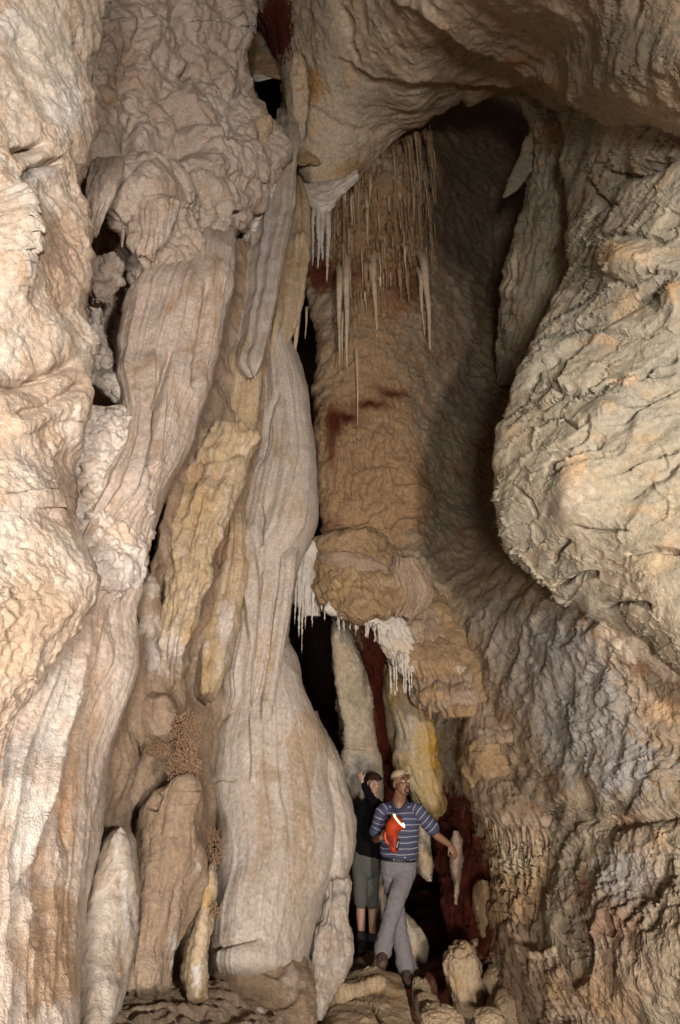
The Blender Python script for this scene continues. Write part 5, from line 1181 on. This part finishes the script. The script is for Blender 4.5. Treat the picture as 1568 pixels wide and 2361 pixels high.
# ---------------- the woman behind him
YW = 7.75
wom = empty('person', A(838, 2185, YW), 'woman in black with grey capri trousers and dark cap behind the man', 'person')
wc = A(862, 1806, YW - .03)
WM = frame((.05, -1, .03), (.10, 0, 1))
w_sr, w_sl = A(832, 1862, YW + .02), A(884, 1862, YW + .02)
w_hand = A(834, 1800, YW - .12)
w_elb = A(873, 1872, YW - .22)
hip1, hip2 = A(830, 1985, YW), A(858, 1985, YW + .02)
k1, a1 = A(832, 2078, YW), A(834, 2160, YW)
k2, a2 = A(858, 2078, YW + .1), A(858, 2165, YW + .12)
wb = head_prims(wc, WM, .93, True)
wb += [tube([wc + np.array((0, .01, -.08)), A(859, 1850, YW + .01)], [.045, .050])]
wb += [tube([A(858, 1856, YW + .02), A(857, 1900, YW + .02), A(852, 1950, YW), A(846, 1985, YW)], [(.15, .08), (.16, .10), (.135, .09), (.16, .105)])]
wb += [tube([w_sl, w_elb], [.045, .038]), tube([w_elb, w_hand + np.array((.02, 0, -.03))], [.036, .026])]
wb += [tube([w_sr, A(822, 1915, YW), A(826, 1962, YW - .03)], [.042, .036, .026])]
wb += [tube([hip1, k1, a1], [.08, .052, .034]), tube([A(831, 2092, YW), A(832, 2110, YW + .02), a1], [.045, .052, .034]), tube([hip2, k2, a2], [.08, .052, .034])]
wb += hand_prims(w_hand, (-.25, .2, .9), (-.5, -.8, .1), -1, .9, .7)
fused('body', wb, .0055, M_skin_w, wom, 3)
eyes(wc, WM, .93, WM @ np.array((-.1, 1, .0)), wom, M_skin_w)
raw('mouth', [ell(wc + WM @ np.array((0, .086, -.066)), (.019, .008, .008), WM)], M_lipw, wom)
raw('eyebrow', [tube([wc + WM @ np.array(p) for p in ((k * .014, .090, .022), (k * .030, .089, .027), (k * .048, .073, .019))], [.002, .003, .002], 8) for k in (-1, 1)], M_hair, wom)
raw('hair', [ell(wc + WM @ np.array((0, -.030, .0)), (.078, .085, .095), WM), ell(wc + WM @ np.array((0, -.06, -.10)), (.06, .05, .10), WM)], plain('dark_brown_hair', (.02, .012, .008), .7, .3, 90), wom)
wcap = raw('cap', [cap_crown(wc, WM, (.090, .104, .088), .036)], M_hat, wom, jitter=.004)
BM = frame((.95, -.25, .05), (0, 0, 1))
raw('visor', [brim(wc + np.array((0, 0, 0.0)), BM, (.082, .090), .085, .052, 1.1, .01)], M_bootw, wcap)
fl = [tube([A(858, 1850, YW + .02), A(857, 1870, YW + .02), A(855, 1905, YW + .01), A(850, 1945, YW), A(846, 1968, YW)], [(.12, .075), (.185, .11), (.18, .12), (.165, .115), (.17, .125)], 28),
      tube([w_sl, w_elb * .5 + w_sl * .5, w_elb], [.062, .058, .052]), tube([w_elb, w_elb * .4 + w_hand * .6, w_hand + np.array((.025, 0, -.045))], [.052, .046, .036]),
      tube([w_sr, A(820, 1915, YW), A(825, 1955, YW - .03)], [.06, .052, .042])]
fused('jacket', fl, .009, M_black, wom, 3, wrinkle=(9, .008, (1, 1, 1)))
cp = [tube([A(844, 1958, YW), A(844, 1980, YW), A(844, 2005, YW)], [(.150, .115), (.165, .122), (.15, .115)], 28), tube([hip1, hip1 * .5 + k1 * .5, A(832, 2082, YW)], [.098, .085, .072]), tube([hip2, hip2 * .5 + k2 * .5, A(857, 2082, YW + .1)], [.098, .085, .072])]
fused('capri_trousers', cp, .010, M_capri, wom, 3, wrinkle=(7, .008, (1, 1, 1)))
boot(A(834, 2168, YW), A(836, 2190, YW - .25), M_bootw, wom)
boot(A(857, 2172, YW + .12), A(862, 2190, YW - .1), M_bootw, wom)
